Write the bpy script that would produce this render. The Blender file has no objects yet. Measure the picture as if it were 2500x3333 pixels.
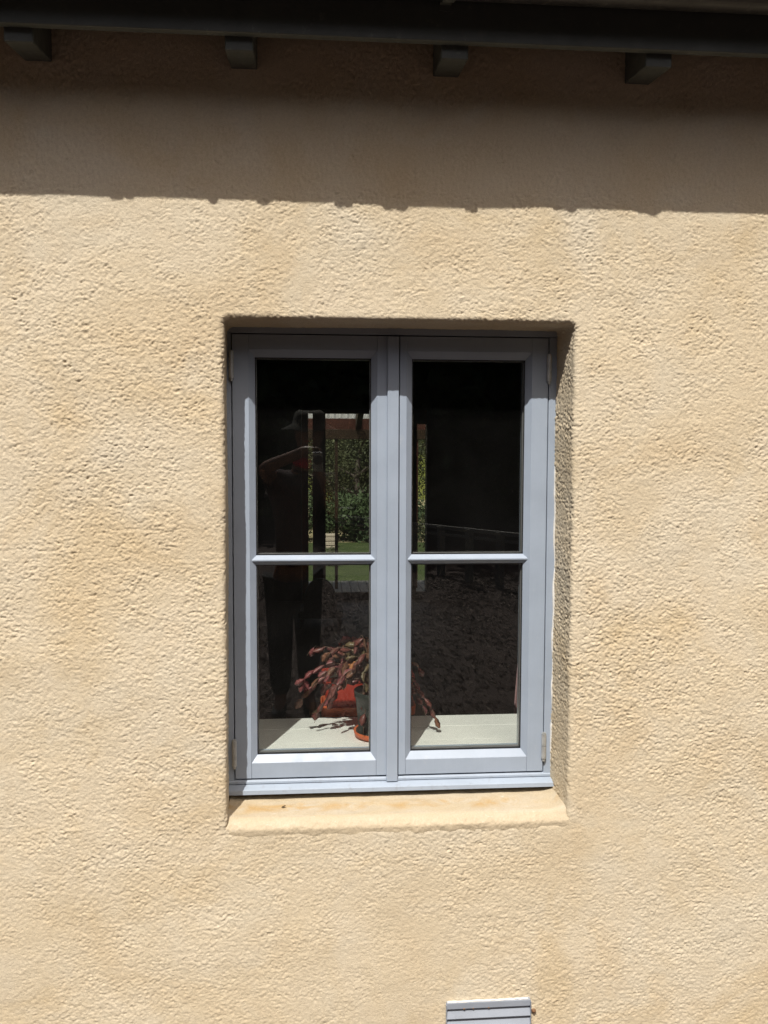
import bpy, bmesh, math, random
import numpy as np
from mathutils import Vector, Matrix

rnd = random.Random(11)
S = bpy.context.scene
COL = S.collection

# ------------------------------------------------------------------ camera
cd = bpy.data.cameras.new('camera')
cam = bpy.data.objects.new('camera', cd)
COL.objects.link(cam)
CAM = Vector((0.0, -2.08, 1.55))
YAW, PITCH, ROLL = 0.0780, -0.0613, 0.0026
fw = Vector((math.sin(YAW) * math.cos(PITCH), math.cos(YAW) * math.cos(PITCH), math.sin(PITCH)))
rt = Vector((math.cos(YAW), -math.sin(YAW), 0))
up = rt.cross(fw)
rt, up = math.cos(ROLL) * rt + math.sin(ROLL) * up, -math.sin(ROLL) * rt + math.cos(ROLL) * up
cam.matrix_world = Matrix(((rt.x, up.x, -fw.x, CAM.x), (rt.y, up.y, -fw.y, CAM.y), (rt.z, up.z, -fw.z, CAM.z), (0, 0, 0, 1)))
cd.sensor_fit = 'HORIZONTAL'
cd.sensor_width = 36
cd.lens = 36 * 2749.7 / 2500
cd.clip_start = 0.01
cd.clip_end = 600
S.camera = cam
S.render.resolution_x, S.render.resolution_y = 768, 1024

# ------------------------------------------------------------------ sky, sun, exposure
SUN = Vector((-0.345, -1.0, 1.54)).normalized()        # towards the sun
W = bpy.data.worlds.new('World')
S.world = W
W.use_nodes = True
nt = W.node_tree
nt.nodes.clear()
sky = nt.nodes.new('ShaderNodeTexSky')
sky.sky_type = 'NISHITA'
sky.sun_disc = False
sky.dust_density = 6.0
sky.air_density = 0.8
sky.ozone_density = 0.2
sky.sun_elevation = math.asin(SUN.z)
sky.sun_rotation = math.atan2(-SUN.x, SUN.y)
bg = nt.nodes.new('ShaderNodeBackground')
bg.inputs[1].default_value = 0.08
wo = nt.nodes.new('ShaderNodeOutputWorld')
nt.links.new(sky.outputs[0], bg.inputs[0])
nt.links.new(bg.outputs[0], wo.inputs[0])
sd = bpy.data.lights.new('sun', 'SUN')
sd.energy = 5.0
sd.angle = math.radians(0.5)
sd.color = (1.0, 0.955, 0.88)
so = bpy.data.objects.new('sun', sd)
COL.objects.link(so)
so.rotation_euler = SUN.to_track_quat('Z', 'Y').to_euler()
so.location = (-3, -9, 15)
S.view_settings.view_transform = 'Standard'
S.view_settings.look = 'None'
S.view_settings.gamma = 1
S.view_settings.use_curve_mapping = False
S.view_settings.exposure = 0.15
S.cycles.caustics_reflective = False
S.cycles.caustics_refractive = False
S.cycles.transparent_max_bounces = 24
S.cycles.max_bounces = 10
S.cycles.use_denoising = True
S.cycles.denoising_input_passes = 'RGB_ALBEDO_NORMAL'
S.cycles.denoising_prefilter = 'NONE'


# ------------------------------------------------------------------ helpers
def link(o, parent=None):
    COL.objects.link(o)
    if parent is not None:
        inv = o.matrix_parent_inverse.copy()
        o.parent = parent
        o.matrix_parent_inverse = inv
    return o


def tag(o, label=None, cat=None, group=None, kind=None):
    if label: o['label'] = label
    if cat: o['category'] = cat
    if group: o['group'] = group
    if kind: o['kind'] = kind
    return o


def empty(name, loc=(0, 0, 0)):
    o = bpy.data.objects.new(name, None)
    o.location = loc
    o.empty_display_size = 0.1
    return link(o)


def obj(name, me, mat=None, parent=None, smooth=False):
    if isinstance(me, bmesh.types.BMesh):
        m = bpy.data.meshes.new(name)
        me.normal_update()
        me.to_mesh(m)
        me.free()
        me = m
    if mat is not None and not me.materials:
        me.materials.append(mat)
    if smooth:
        me.polygons.foreach_set('use_smooth', np.ones(len(me.polygons), bool))
    o = bpy.data.objects.new(name, me)
    if parent is not None:
        o.matrix_parent_inverse = parent.matrix_basis.inverted()
    return link(o, parent)


def box(bm, x0, x1, y0, y1, z0, z1, bev=0.0):
    r = bmesh.ops.create_cube(bm, size=1)
    for v in r['verts']:
        v.co = Vector(((x0 + x1) / 2 + v.co.x * (x1 - x0), (y0 + y1) / 2 + v.co.y * (y1 - y0), (z0 + z1) / 2 + v.co.z * (z1 - z0)))
    if bev:
        es = list({e for v in r['verts'] for e in v.link_edges})
        bmesh.ops.bevel(bm, geom=es, offset=bev, segments=2, affect='EDGES', profile=0.5)
    return r


def boxo(name, b, mat, parent=None, bev=0.0):
    bm = bmesh.new()
    box(bm, *b, bev=bev)
    return obj(name, bm, mat, parent)


def tube(bm, pts, rads, seg=10, cap=True):
    """tapered tube along points"""
    pts = [Vector(p) for p in pts]
    if not hasattr(rads, '__len__'): rads = [rads] * len(pts)
    rings = []
    for i, p in enumerate(pts):
        d = (pts[min(i + 1, len(pts) - 1)] - pts[max(i - 1, 0)]).normalized()
        a = Vector((0, 0, 1)) if abs(d.z) < 0.9 else Vector((1, 0, 0))
        s = d.cross(a).normalized()
        t = d.cross(s)
        rings.append([bm.verts.new(p + rads[i] * (math.cos(k * 2 * math.pi / seg) * s + math.sin(k * 2 * math.pi / seg) * t)) for k in range(seg)])
    for a, b in zip(rings, rings[1:]):
        for k in range(seg):
            bm.faces.new((a[k], a[(k + 1) % seg], b[(k + 1) % seg], b[k]))
    if cap:
        bm.faces.new(rings[0])
        bm.faces.new(rings[-1][::-1])


def lathe(bm, prof, seg=32, centre=(0, 0, 0)):
    c = Vector(centre)
    rings = [[bm.verts.new(c + Vector((r * math.cos(k * 2 * math.pi / seg), r * math.sin(k * 2 * math.pi / seg), z))) for k in range(seg)] for r, z in prof]
    for a, b in zip(rings, rings[1:]):
        for k in range(seg):
            bm.faces.new((a[k], a[(k + 1) % seg], b[(k + 1) % seg], b[k]))
    bm.faces.new(rings[0][::-1])
    bm.faces.new(rings[-1])


def hexa(bm, front, back):
    """hexahedron from two quads of points"""
    a = [bm.verts.new(p) for p in front]
    b = [bm.verts.new(p) for p in back]
    bm.faces.new(a)
    bm.faces.new(b[::-1])
    for k in range(4):
        bm.faces.new((a[k], b[k], b[(k + 1) % 4], a[(k + 1) % 4]))
    return a + b


def prism(bm, poly, axis, a0, a1):
    """extrude a polygon; poly holds the two other coordinates in order"""
    def mk(u, v, w):
        return {'x': (w, u, v), 'y': (u, w, v), 'z': (u, v, w)}[axis]
    A = [bm.verts.new(mk(u, v, a0)) for u, v in poly]
    B = [bm.verts.new(mk(u, v, a1)) for u, v in poly]
    n = len(poly)
    for k in range(n):
        bm.faces.new((A[k], A[(k + 1) % n], B[(k + 1) % n], B[k]))
    bm.faces.new(A[::-1])
    bm.faces.new(B)
    bmesh.ops.recalc_face_normals(bm, faces=bm.faces)


def grid_mesh(name, P, keep=None):
    n, m = P.shape[:2]
    me = bpy.data.meshes.new(name)
    me.vertices.add(n * m)
    me.vertices.foreach_set('co', P.reshape(-1).astype(np.float32))
    idx = np.arange(n * m).reshape(n, m)
    q = np.stack([idx[:-1, :-1], idx[1:, :-1], idx[1:, 1:], idx[:-1, 1:]], -1)
    q = q[keep] if keep is not None else q.reshape(-1, 4)
    q = q.reshape(-1, 4)
    me.loops.add(q.size)
    me.loops.foreach_set('vertex_index', q.reshape(-1).astype(np.int32))
    me.polygons.add(len(q))
    me.polygons.foreach_set('loop_start', (np.arange(len(q)) * 4).astype(np.int32))
    me.polygons.foreach_set('loop_total', np.full(len(q), 4, np.int32))
    me.polygons.foreach_set('use_smooth', np.ones(len(q), bool))
    me.update(calc_edges=True)
    me.validate()
    return me


def quads_mesh(name, V, n=4):
    """V (k,n,3): k separate n-gons"""
    k = len(V)
    me = bpy.data.meshes.new(name)
    me.vertices.add(k * n)
    me.vertices.foreach_set('co', V.reshape(-1).astype(np.float32))
    me.loops.add(k * n)
    me.loops.foreach_set('vertex_index', np.arange(k * n, dtype=np.int32))
    me.polygons.add(k)
    me.polygons.foreach_set('loop_start', (np.arange(k) * n).astype(np.int32))
    me.polygons.foreach_set('loop_total', np.full(k, n, np.int32))
    me.update(calc_edges=True)
    return me


# gradient noise for the plaster relief
_tab = np.random.RandomState(5).permutation(4096).astype(np.int64)
_g = np.random.RandomState(6).normal(size=(4096, 3))
_g /= np.linalg.norm(_g, axis=1)[:, None]


def noise3(P, wl, seed=0):
    p = P / wl + seed * 17.31
    i = np.floor(p).astype(np.int64)
    f = p - i
    u = f * f * f * (f * (f * 6 - 15) + 10)
    out = np.zeros(P.shape[:-1])
    for dx in (0, 1):
        wx = u[..., 0] if dx else 1 - u[..., 0]
        for dy in (0, 1):
            wy = u[..., 1] if dy else 1 - u[..., 1]
            for dz in (0, 1):
                wz = u[..., 2] if dz else 1 - u[..., 2]
                h = _tab[(_tab[(_tab[(i[..., 0] + dx) & 4095] + i[..., 1] + dy) & 4095] + i[..., 2] + dz) & 4095]
                g = _g[h]
                out += wx * wy * wz * (g[..., 0] * (f[..., 0] - dx) + g[..., 1] * (f[..., 1] - dy) + g[..., 2] * (f[..., 2] - dz))
    return out


# ------------------------------------------------------------------ materials
def mat(name, col=(0.5, 0.5, 0.5), rough=0.6, metal=0.0, spec=0.5):
    m = bpy.data.materials.new(name)
    m.use_nodes = True
    b = m.node_tree.nodes['Principled BSDF']
    b.inputs['Base Color'].default_value = (*col, 1)
    b.inputs['Roughness'].default_value = rough
    b.inputs['Metallic'].default_value = metal
    b.inputs['Specular IOR Level'].default_value = spec
    return m


def nd(m, t, **k):
    n = m.node_tree.nodes.new(t)
    for a, v in k.items(): setattr(n, a, v)
    return n


def lk(m, a, b): m.node_tree.links.new(a, b)


def coords(m, scale=(1, 1, 1)):
    tc = nd(m, 'ShaderNodeTexCoord')
    mp = nd(m, 'ShaderNodeMapping')
    mp.inputs['Scale'].default_value = scale
    lk(m, tc.outputs['Object'], mp.inputs[0])
    return mp.outputs[0]


def noise(m, vec, scale, detail=4, rough=0.55, dist=0.0):
    n = nd(m, 'ShaderNodeTexNoise')
    n.inputs['Scale'].default_value = scale
    n.inputs['Detail'].default_value = detail
    n.inputs['Roughness'].default_value = rough
    n.inputs['Distortion'].default_value = dist
    lk(m, vec, n.inputs['Vector'])
    return n.outputs['Fac']


def ramp(m, fac, stops):
    r = nd(m, 'ShaderNodeValToRGB')
    while len(r.color_ramp.elements) < len(stops): r.color_ramp.elements.new(0.5)
    for e, (p, c) in zip(r.color_ramp.elements, stops):
        e.position = p
        e.color = (*c, 1) if len(c) == 3 else c
    lk(m, fac, r.inputs[0])
    return r.outputs[0]


def mix(m, fac, a, b, mode='MIX'):
    n = nd(m, 'ShaderNodeMix', data_type='RGBA', blend_type=mode)
    if isinstance(fac, (int, float)): n.inputs[0].default_value = fac
    else: lk(m, fac, n.inputs[0])
    for v, i in ((a, 6), (b, 7)):
        if isinstance(v, tuple): n.inputs[i].default_value = (*v, 1)
        else: lk(m, v, n.inputs[i])
    return n.outputs[2]


def bump(m, h, strength=0.5, dist=0.001, prev=None):
    b = nd(m, 'ShaderNodeBump')
    b.inputs['Strength'].default_value = strength
    b.inputs['Distance'].default_value = dist
    lk(m, h, b.inputs['Height'])
    if prev is not None: lk(m, prev, b.inputs['Normal'])
    return b.outputs[0]


def bsdf(m): return m.node_tree.nodes['Principled BSDF']


W3 = ((0, (0, 0, 0)), (1, (1, 1, 1)))


def plaster():
    m = mat('cream_render', rough=0.93, spec=0.2)
    v = coords(m)
    big = noise(m, v, 2.1, 5, 0.6, 0.6)
    c = ramp(m, big, ((0.30, (0.600, 0.488, 0.330)), (0.47, (0.632, 0.536, 0.386)), (0.58, (0.648, 0.560, 0.420)), (0.72, (0.608, 0.500, 0.346))))
    p2 = noise(m, v, 4.2, 6, 0.6, 0.8)
    pale = ramp(m, p2, ((0.48, (0, 0, 0)), (0.72, (0.8, 0.8, 0.8))))
    c = mix(m, pale, c, (0.645, 0.575, 0.450))
    p3 = noise(m, v, 2.6, 4, 0.6, 0.9)
    och = ramp(m, p3, ((0.53, (0, 0, 0)), (0.78, (0.55, 0.55, 0.55))))
    c = mix(m, och, c, (0.555, 0.415, 0.225))
    sp = noise(m, v, 120, 3, 0.7)
    c = mix(m, 0.35, c, ramp(m, sp, ((0.3, (0.72, 0.70, 0.68)), (0.62, (1.0, 1.0, 1.0)))), 'MULTIPLY')
    c = mix(m, 0.30, c, ramp(m, noise(m, v, 340, 2, 0.7), ((0.34, (0.66, 0.63, 0.60)), (0.58, (1.0, 1.0, 1.0)), (0.72, (1.0, 1.0, 1.0)))), 'MULTIPLY')
    lk(m, c, bsdf(m).inputs['Base Color'])
    h1 = noise(m, v, 380, 3, 0.65)
    h2 = noise(m, v, 175, 3, 0.65, 0.4)
    pits = ramp(m, noise(m, v, 210, 2, 0.6, 0.8), ((0.34, (0, 0, 0)), (0.43, (1, 1, 1))))
    b0 = bump(m, pits, 0.4, 0.0010)
    b1 = bump(m, h2, 0.4, 0.0020, b0)
    lk(m, bump(m, h1, 0.65, 0.0014, b1), bsdf(m).inputs['Normal'])
    return m


def sealed():
    m = mat('sealed_sill_render', rough=0.5, spec=0.25)
    v = coords(m, (1, 1, 1))
    vs = coords(m, (1.0, 4.0, 4.0))
    c = ramp(m, noise(m, vs, 5.5, 4, 0.6, 0.7), ((0.36, (0.475, 0.410, 0.310)), (0.60, (0.465, 0.385, 0.265)), (0.75, (0.470, 0.390, 0.275))))
    sx = nd(m, 'ShaderNodeSeparateXYZ')
    lk(m, v, sx.inputs[0])
    band = ramp(m, sx.outputs['Y'], ((0.030, (0, 0, 0)), (0.058, (1, 1, 1)), (0.075, (1, 1, 1)), (0.095, (0, 0, 0))))
    blot = ramp(m, noise(m, coords(m, (1, 1.5, 1)), 9, 4, 0.6, 0.8), ((0.44, (0, 0, 0)), (0.62, (0.85, 0.85, 0.85))))
    c = mix(m, mix(m, 1.0, band, blot, 'MULTIPLY'), c, (0.43, 0.285, 0.125))
    edge = ramp(m, sx.outputs['Y'], ((0.002, (1, 1, 1)), (0.024, (0, 0, 0))))
    c = mix(m, edge, c, (0.500, 0.415, 0.292))
    wn = noise(m, vs, 38, 3, 0.7)
    c = mix(m, 0.3, c, ramp(m, noise(m, v, 240, 3, 0.7), ((0.34, (0.68, 0.65, 0.60)), (0.60, (1, 1, 1)))), 'MULTIPLY')
    c = mix(m, ramp(m, wn, ((0.66, (0, 0, 0)), (0.74, (0.7, 0.7, 0.7)))), c, (0.62, 0.58, 0.50))
    lk(m, c, bsdf(m).inputs['Base Color'])
    lk(m, ramp(m, noise(m, v, 22, 4), ((0.35, (0.32, 0.32, 0.32)), (0.6, (0.7, 0.7, 0.7)))), bsdf(m).inputs['Roughness'])
    lk(m, bump(m, noise(m, v, 220, 4, 0.7), 0.5, 0.0015, bump(m, noise(m, v, 70, 5, 0.7), 0.6, 0.003)), bsdf(m).inputs['Normal'])
    return m


def paint(name, col, rough=0.42, vary=0.05, dirt=0.0):
    m = mat(name, col, rough, spec=0.45)
    v = coords(m)
    d = tuple(c * (1 - 2 * vary) for c in col)
    c = ramp(m, noise(m, v, 7, 5, 0.6), ((0.35, d), (0.65, col)))
    c = mix(m, 0.06, c, ramp(m, noise(m, coords(m, (60, 60, 2.5)), 3, 4, 0.7), ((0.3, (0.6, 0.6, 0.6)), (0.7, (1, 1, 1)))), 'MULTIPLY')
    c = mix(m, ramp(m, noise(m, v, 26, 6, 0.75), ((0.60, (0, 0, 0)), (0.78, (0.22, 0.22, 0.22)))), c, (0.55, 0.54, 0.50))
    if dirt:
        c = mix(m, ramp(m, noise(m, v, 45, 5, 0.7), ((0.56, (0, 0, 0)), (0.72, (dirt,) * 3))), c, (0.13, 0.11, 0.09))
    lk(m, c, bsdf(m).inputs['Base Color'])
    lk(m, ramp(m, noise(m, v, 30, 4), ((0.3, (rough - 0.07,) * 3), (0.7, (rough + 0.1,) * 3))), bsdf(m).inputs['Roughness'])
    lk(m, bump(m, noise(m, coords(m, (1, 1, 0.25)), 260, 3), 0.12, 0.0006), bsdf(m).inputs['Normal'])
    return m


def wood(name, c1, c2, rough=0.7, along=(14, 14, 1)):
    m = mat(name, c1, rough, spec=0.3)
    n = noise(m, coords(m, along), 3.0, 6, 0.65, 1.0)
    lk(m, ramp(m, n, ((0.3, c1), (0.7, c2))), bsdf(m).inputs['Base Color'])
    lk(m, bump(m, n, 0.25, 0.002), bsdf(m).inputs['Normal'])
    return m


def glass_mat():
    m = bpy.data.materials.new('window_glass')
    m.use_nodes = True
    m.node_tree.nodes.clear()
    out = nd(m, 'ShaderNodeOutputMaterial')
    lw = nd(m, 'ShaderNodeLayerWeight')
    p = nd(m, 'ShaderNodeMath', operation='POWER')
    p.inputs[1].default_value = 5
    lk(m, lw.outputs['Facing'], p.inputs[0])
    q = nd(m, 'ShaderNodeMath', operation='MULTIPLY_ADD')
    q.inputs[1].default_value = 0.96
    q.inputs[2].default_value = 0.04
    lw.inputs[0].default_value = 0.5
    lk(m, p.outputs[0], q.inputs[0])
    t = nd(m, 'ShaderNodeBsdfTransparent')
    t.inputs[0].default_value = (0.972, 0.980, 0.972, 1)
    g = nd(m, 'ShaderNodeBsdfGlossy')
    g.inputs['Roughness'].default_value = 0.0
    g.inputs[0].default_value = (1, 1, 1, 1)
    mx = nd(m, 'ShaderNodeMixShader')
    lk(m, q.outputs[0], mx.inputs[0])
    lk(m, t.outputs[0], mx.inputs[1])
    lk(m, g.outputs[0], mx.inputs[2])
    df = nd(m, 'ShaderNodeBsdfDiffuse')
    df.inputs[0].default_value = (0.62, 0.60, 0.58, 1)
    v = coords(m)
    dust = ramp(m, noise(m, v, 6, 6, 0.7, 0.6), ((0.35, (0.0008,) * 3), (0.7, (0.0024,) * 3)))
    m2 = nd(m, 'ShaderNodeMixShader')
    lk(m, dust, m2.inputs[0])
    lk(m, mx.outputs[0], m2.inputs[1])
    lk(m, df.outputs[0], m2.inputs[2])
    lk(m, m2.outputs[0], out.inputs[0])
    return m


def varied(name, c1, c2, scale=8, rough=0.6, spec=0.4, bmp=0.0, bs=60):
    m = mat(name, c1, rough, spec=spec)
    v = coords(m)
    lk(m, ramp(m, noise(m, v, scale, 5, 0.65), ((0.32, c1), (0.68, c2))), bsdf(m).inputs['Base Color'])
    if bmp: lk(m, bump(m, noise(m, v, bs, 4), 0.6, bmp), bsdf(m).inputs['Normal'])
    return m


M = {}
M['plaster'] = plaster()
M['sealed'] = sealed()
M['paint'] = paint('blue_grey_paint', (0.332, 0.388, 0.472))
M['cill'] = paint('blue_grey_cill_paint', (0.342, 0.398, 0.478), 0.4, 0.05, 0.25)
M['eave'] = paint('shade_darkened_eave_paint', (0.088, 0.098, 0.090), 0.5, 0.08, 0.3)  # paint darkened to deepen the shade under the eave
M['gutter'] = paint('shade_darkened_gutter_paint', (0.028, 0.027, 0.028), 0.4, 0.08, 0.3)  # likewise darkened, shade put into the gutter colour
M['vent'] = paint('vent_paint', (0.30, 0.33, 0.385), 0.5, 0.06, 0.1)
M['rust_and_gap'] = varied('rust_and_gap_shade', (0.16, 0.07, 0.03), (0.30, 0.20, 0.12), 70, 0.85)  # rust spots, also the shade colour of the gap under the cill
M['black'] = mat('black_rubber', (0.012, 0.012, 0.014), 0.6)
M['steel'] = varied('galvanised_steel', (0.42, 0.43, 0.42), (0.60, 0.61, 0.60), 60, 0.45)
M['steel'].node_tree.nodes['Principled BSDF'].inputs['Metallic'].default_value = 0.6
M['spacer'] = mat('aluminium_spacer', (0.55, 0.56, 0.56), 0.35, 0.8)
M['caulk'] = varied('white_sealant', (0.62, 0.60, 0.56), (0.78, 0.77, 0.75), 60, 0.6)
M['glass'] = glass_mat()
M['white'] = paint('white_sill_paint', (0.80, 0.80, 0.775), 0.35, 0.04)
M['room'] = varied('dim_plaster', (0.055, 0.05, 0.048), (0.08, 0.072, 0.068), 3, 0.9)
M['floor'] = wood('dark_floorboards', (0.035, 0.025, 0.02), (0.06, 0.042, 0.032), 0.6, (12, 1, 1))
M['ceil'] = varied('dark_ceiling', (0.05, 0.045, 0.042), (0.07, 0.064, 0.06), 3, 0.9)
M['redwood'] = wood('red_brown_timber', (0.085, 0.032, 0.022), (0.13, 0.050, 0.034), 0.6)
M['brownwood'] = wood('brown_timber', (0.055, 0.034, 0.02), (0.085, 0.055, 0.032), 0.7)
M['greywood'] = wood('weathered_timber', (0.15, 0.145, 0.135), (0.25, 0.245, 0.225), 0.85, (14, 1, 14))
M['palewood'] = wood('pale_timber', (0.27, 0.235, 0.18), (0.37, 0.32, 0.25), 0.85, (1, 14, 14))
M['clay'] = varied('orange_plastic', (0.50, 0.10, 0.035), (0.62, 0.15, 0.055), 30, 0.45)
M['redpot'] = varied('red_glaze', (0.33, 0.028, 0.017), (0.44, 0.048, 0.026), 12, 0.4)
M['greenpot'] = varied('dark_green_pot', (0.018, 0.024, 0.021), (0.032, 0.040, 0.035), 25, 0.4)
M['soil'] = varied('potting_soil', (0.02, 0.014, 0.01), (0.06, 0.04, 0.03), 80, 0.95, bmp=0.004)
LEAF = [varied('mauve_leaf', (0.10, 0.030, 0.027), (0.165, 0.055, 0.046), 60, 0.4),
        varied('rose_leaf', (0.14, 0.036, 0.042), (0.225, 0.072, 0.072), 60, 0.35),
        varied('olive_leaf', (0.085, 0.065, 0.032), (0.15, 0.105, 0.055), 60, 0.4),
        varied('brown_leaf', (0.12, 0.050, 0.030), (0.19, 0.085, 0.050), 60, 0.45),
        varied('orange_leaf', (0.50, 0.17, 0.07), (0.60, 0.27, 0.12), 60, 0.45)]
M['stem'] = varied('woody_stem', (0.12, 0.07, 0.05), (0.20, 0.13, 0.09), 60, 0.7)
M['curtain'] = varied('pink_cloth', (0.30, 0.17, 0.18), (0.40, 0.25, 0.25), 20, 0.9)
M['chair'] = varied('dark_upholstery', (0.03, 0.03, 0.034), (0.05, 0.05, 0.055), 30, 0.8)
M['mulch'] = varied('bark_mulch', (0.018, 0.013, 0.012), (0.095, 0.072, 0.066), 110, 0.95, 0.2, 0.012, 130)
M['chip'] = [varied('bark_chip_%s' % k, a, b, 25, 0.9) for k, a, b in (('dark', (0.025, 0.016, 0.012), (0.065, 0.042, 0.034)), ('pale', (0.11, 0.085, 0.075), (0.22, 0.18, 0.155)))]
M['grass'] = varied('lawn_grass', (0.026, 0.042, 0.011), (0.048, 0.066, 0.019), 5, 0.9, 0.2, 0.05, 60)
M['field'] = varied('dry_field', (0.20, 0.17, 0.095), (0.30, 0.26, 0.15), 0.6, 0.95, 0.1)
M['meadow'] = varied('meadow_slope', (0.085, 0.105, 0.02), (0.15, 0.155, 0.034), 0.5, 0.95, 0.1)
M['bark'] = varied('tree_bark', (0.05, 0.04, 0.033), (0.10, 0.08, 0.065), 12, 0.95, 0.2, 0.02, 20)
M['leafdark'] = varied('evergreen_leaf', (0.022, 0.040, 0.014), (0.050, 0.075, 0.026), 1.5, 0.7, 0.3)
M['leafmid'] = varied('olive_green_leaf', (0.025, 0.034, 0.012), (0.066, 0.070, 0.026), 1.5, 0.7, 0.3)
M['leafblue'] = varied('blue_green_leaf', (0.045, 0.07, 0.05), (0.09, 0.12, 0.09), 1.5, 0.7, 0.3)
M['skin'] = varied('skin', (0.13, 0.065, 0.045), (0.17, 0.088, 0.06), 12, 0.5)
M['shirt'] = varied('dark_maroon_cotton', (0.022, 0.008, 0.010), (0.035, 0.012, 0.014), 20, 0.9)
M['scarf'] = varied('red_cotton', (0.40, 0.02, 0.04), (0.50, 0.04, 0.06), 20, 0.9)
M['trousers'] = varied('black_cloth', (0.010, 0.010, 0.012), (0.018, 0.018, 0.02), 20, 0.9)
M['cap'] = varied('dark_khaki_cloth', (0.018, 0.018, 0.012), (0.03, 0.028, 0.02), 20, 0.9)
M['hair'] = varied('brown_hair', (0.03, 0.018, 0.012), (0.06, 0.035, 0.02), 40, 0.6)
M['silver'] = mat('silver_camera_body', (0.22, 0.22, 0.225), 0.4, 0.4)
m = mat('clear_corrugated_sheet', (0.75, 0.74, 0.70), 0.5)
_t = nd(m, 'ShaderNodeBsdfTranslucent')
_t.inputs[0].default_value = (0.75, 0.73, 0.68, 1)
_tr = nd(m, 'ShaderNodeBsdfTransparent')
_m1 = nd(m, 'ShaderNodeMixShader')
_m1.inputs[0].default_value = 0.55
lk(m, _tr.outputs[0], _m1.inputs[1]); lk(m, _t.outputs[0], _m1.inputs[2])
lk(m, _m1.outputs[0], m.node_tree.nodes['Material Output'].inputs[0])
M['clear'] = m

# ------------------------------------------------------------------ ground
GZ = -0.12


def gz(y):
    """ground height: flat at the wall, banking up behind the photographer"""
    t = np.clip((-y - 0.6) / 2.0, 0, 1)
    return GZ + 0.19 * t * t * (3 - 2 * t) + np.clip((-y - 3) * 0.03, 0, 0.6)


xs = np.concatenate([np.linspace(-60, -6, 14), np.linspace(-5, 7, 121), np.linspace(8, 60, 14)])
ys = np.concatenate([np.linspace(-80, -13, 14), np.linspace(-12, -0.0, 121)])
X, Y = np.meshgrid(xs, ys, indexing='ij')
P = np.stack([X, Y, gz(Y)], -1)
P[..., 2] += 0.02 * noise3(P, 0.5, 3) * (np.abs(Y) > 0.3) + 0.006 * noise3(P, 0.11, 4) * (np.abs(Y) > 0.3)
tag(obj('mulch_ground', grid_mesh('mulch_ground', P), M['mulch']), kind='structure')

# loose bark chips on the mulch, uncountable
n = 26000
rs = np.random.RandomState(3)
cx, cy = rs.uniform(-2.2, 3.2, n), -rs.uniform(0.15, 7.5, n) 
ln, wd = rs.uniform(0.006, 0.026, n), rs.uniform(0.002, 0.007, n)
an, tl = rs.uniform(0, 6.28, n), rs.normal(0, 0.35, (n, 2))
base = np.stack([cx, cy, gz(cy) + 0.006], -1)
da = np.stack([np.cos(an), np.sin(an), tl[:, 0]], -1) * ln[:, None]
db = np.stack([-np.sin(an), np.cos(an), tl[:, 1]], -1) * wd[:, None]
V = np.stack([base - da - db, base + da - db * 0.6, base + da * 0.9 + db, base - da * 0.8 + db], 1)
V[:, :, 2] += rs.uniform(0, 0.005, (n, 4))
lo = V.copy(); lo[:, :, 2] -= 0.005
side = np.concatenate([np.stack([V[:, k], lo[:, k], lo[:, (k + 1) % 4], V[:, (k + 1) % 4]], 1) for k in range(4)])
me = quads_mesh('bark_chips', np.concatenate([V, side]))
me.materials.append(M['chip'][0]); me.materials.append(M['chip'][1])
pal = (rs.rand(n) < 0.22).astype(np.int32)
me.polygons.foreach_set('material_index', np.concatenate([pal] * 5))
tag(obj('bark_chips', me), 'loose brown bark chips scattered over the mulch bed', 'bark chips', kind='stuff')

# ------------------------------------------------------------------ the rendered wall
XL, XR, ZT, ZB = -0.226, 0.638, 1.889, 0.632         # opening at the wall face
MG = 0.03


def relief(P):
    """height of the roughcast above the mean face, metres"""
    lo = noise3(P, 0.42, 1) * 0.006 + noise3(P, 0.13, 2) * 0.0026 + noise3(P, 0.04, 3) * 0.0008
    mask = np.clip(0.68 + 0.75 * noise3(P, 0.065, 7) + 0.75 * noise3(P, 0.4, 8), 0.25, 1.1)
    mask = mask * (0.72 + 0.28 * np.clip((P[..., 2] - 0.2) / 0.6, 0, 1))      # worked smoother towards the ground
    # smeared smooth just under the sill
    d = np.clip(np.minimum(P[..., 0] - XL + 0.02, XR + 0.02 - P[..., 0]) / 0.04, 0, 1) * np.clip(1 - np.abs(P[..., 2] - 0.615) / 0.05, 0, 1)
    mask = mask * (1 - 0.35 * d)
    wob = np.stack([noise3(P, 0.008, 21), noise3(P, 0.008, 22), noise3(P, 0.008, 23)], -1) * 0.003
    q = (P + wob) * np.array([0.85, 1, 1.1])
    g1 = noise3(q, 0.0080, 9)
    g2 = noise3(q, 0.0049, 10)
    g3 = noise3(q, 0.0165, 11)
    # crumbs standing proud with sharp undersides, and torn pits between them
    crumb = np.clip(g1 + 0.6 * g2 + 0.3 * g3 - 0.08, 0, 1) ** 0.65 * 0.0028
    pit = -np.clip(-(g1 * 0.6 + g2 + 0.25 * g3) - 0.14, 0, 1) ** 0.65 * 0.0048
    return lo + mask * (crumb + pit)


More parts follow.
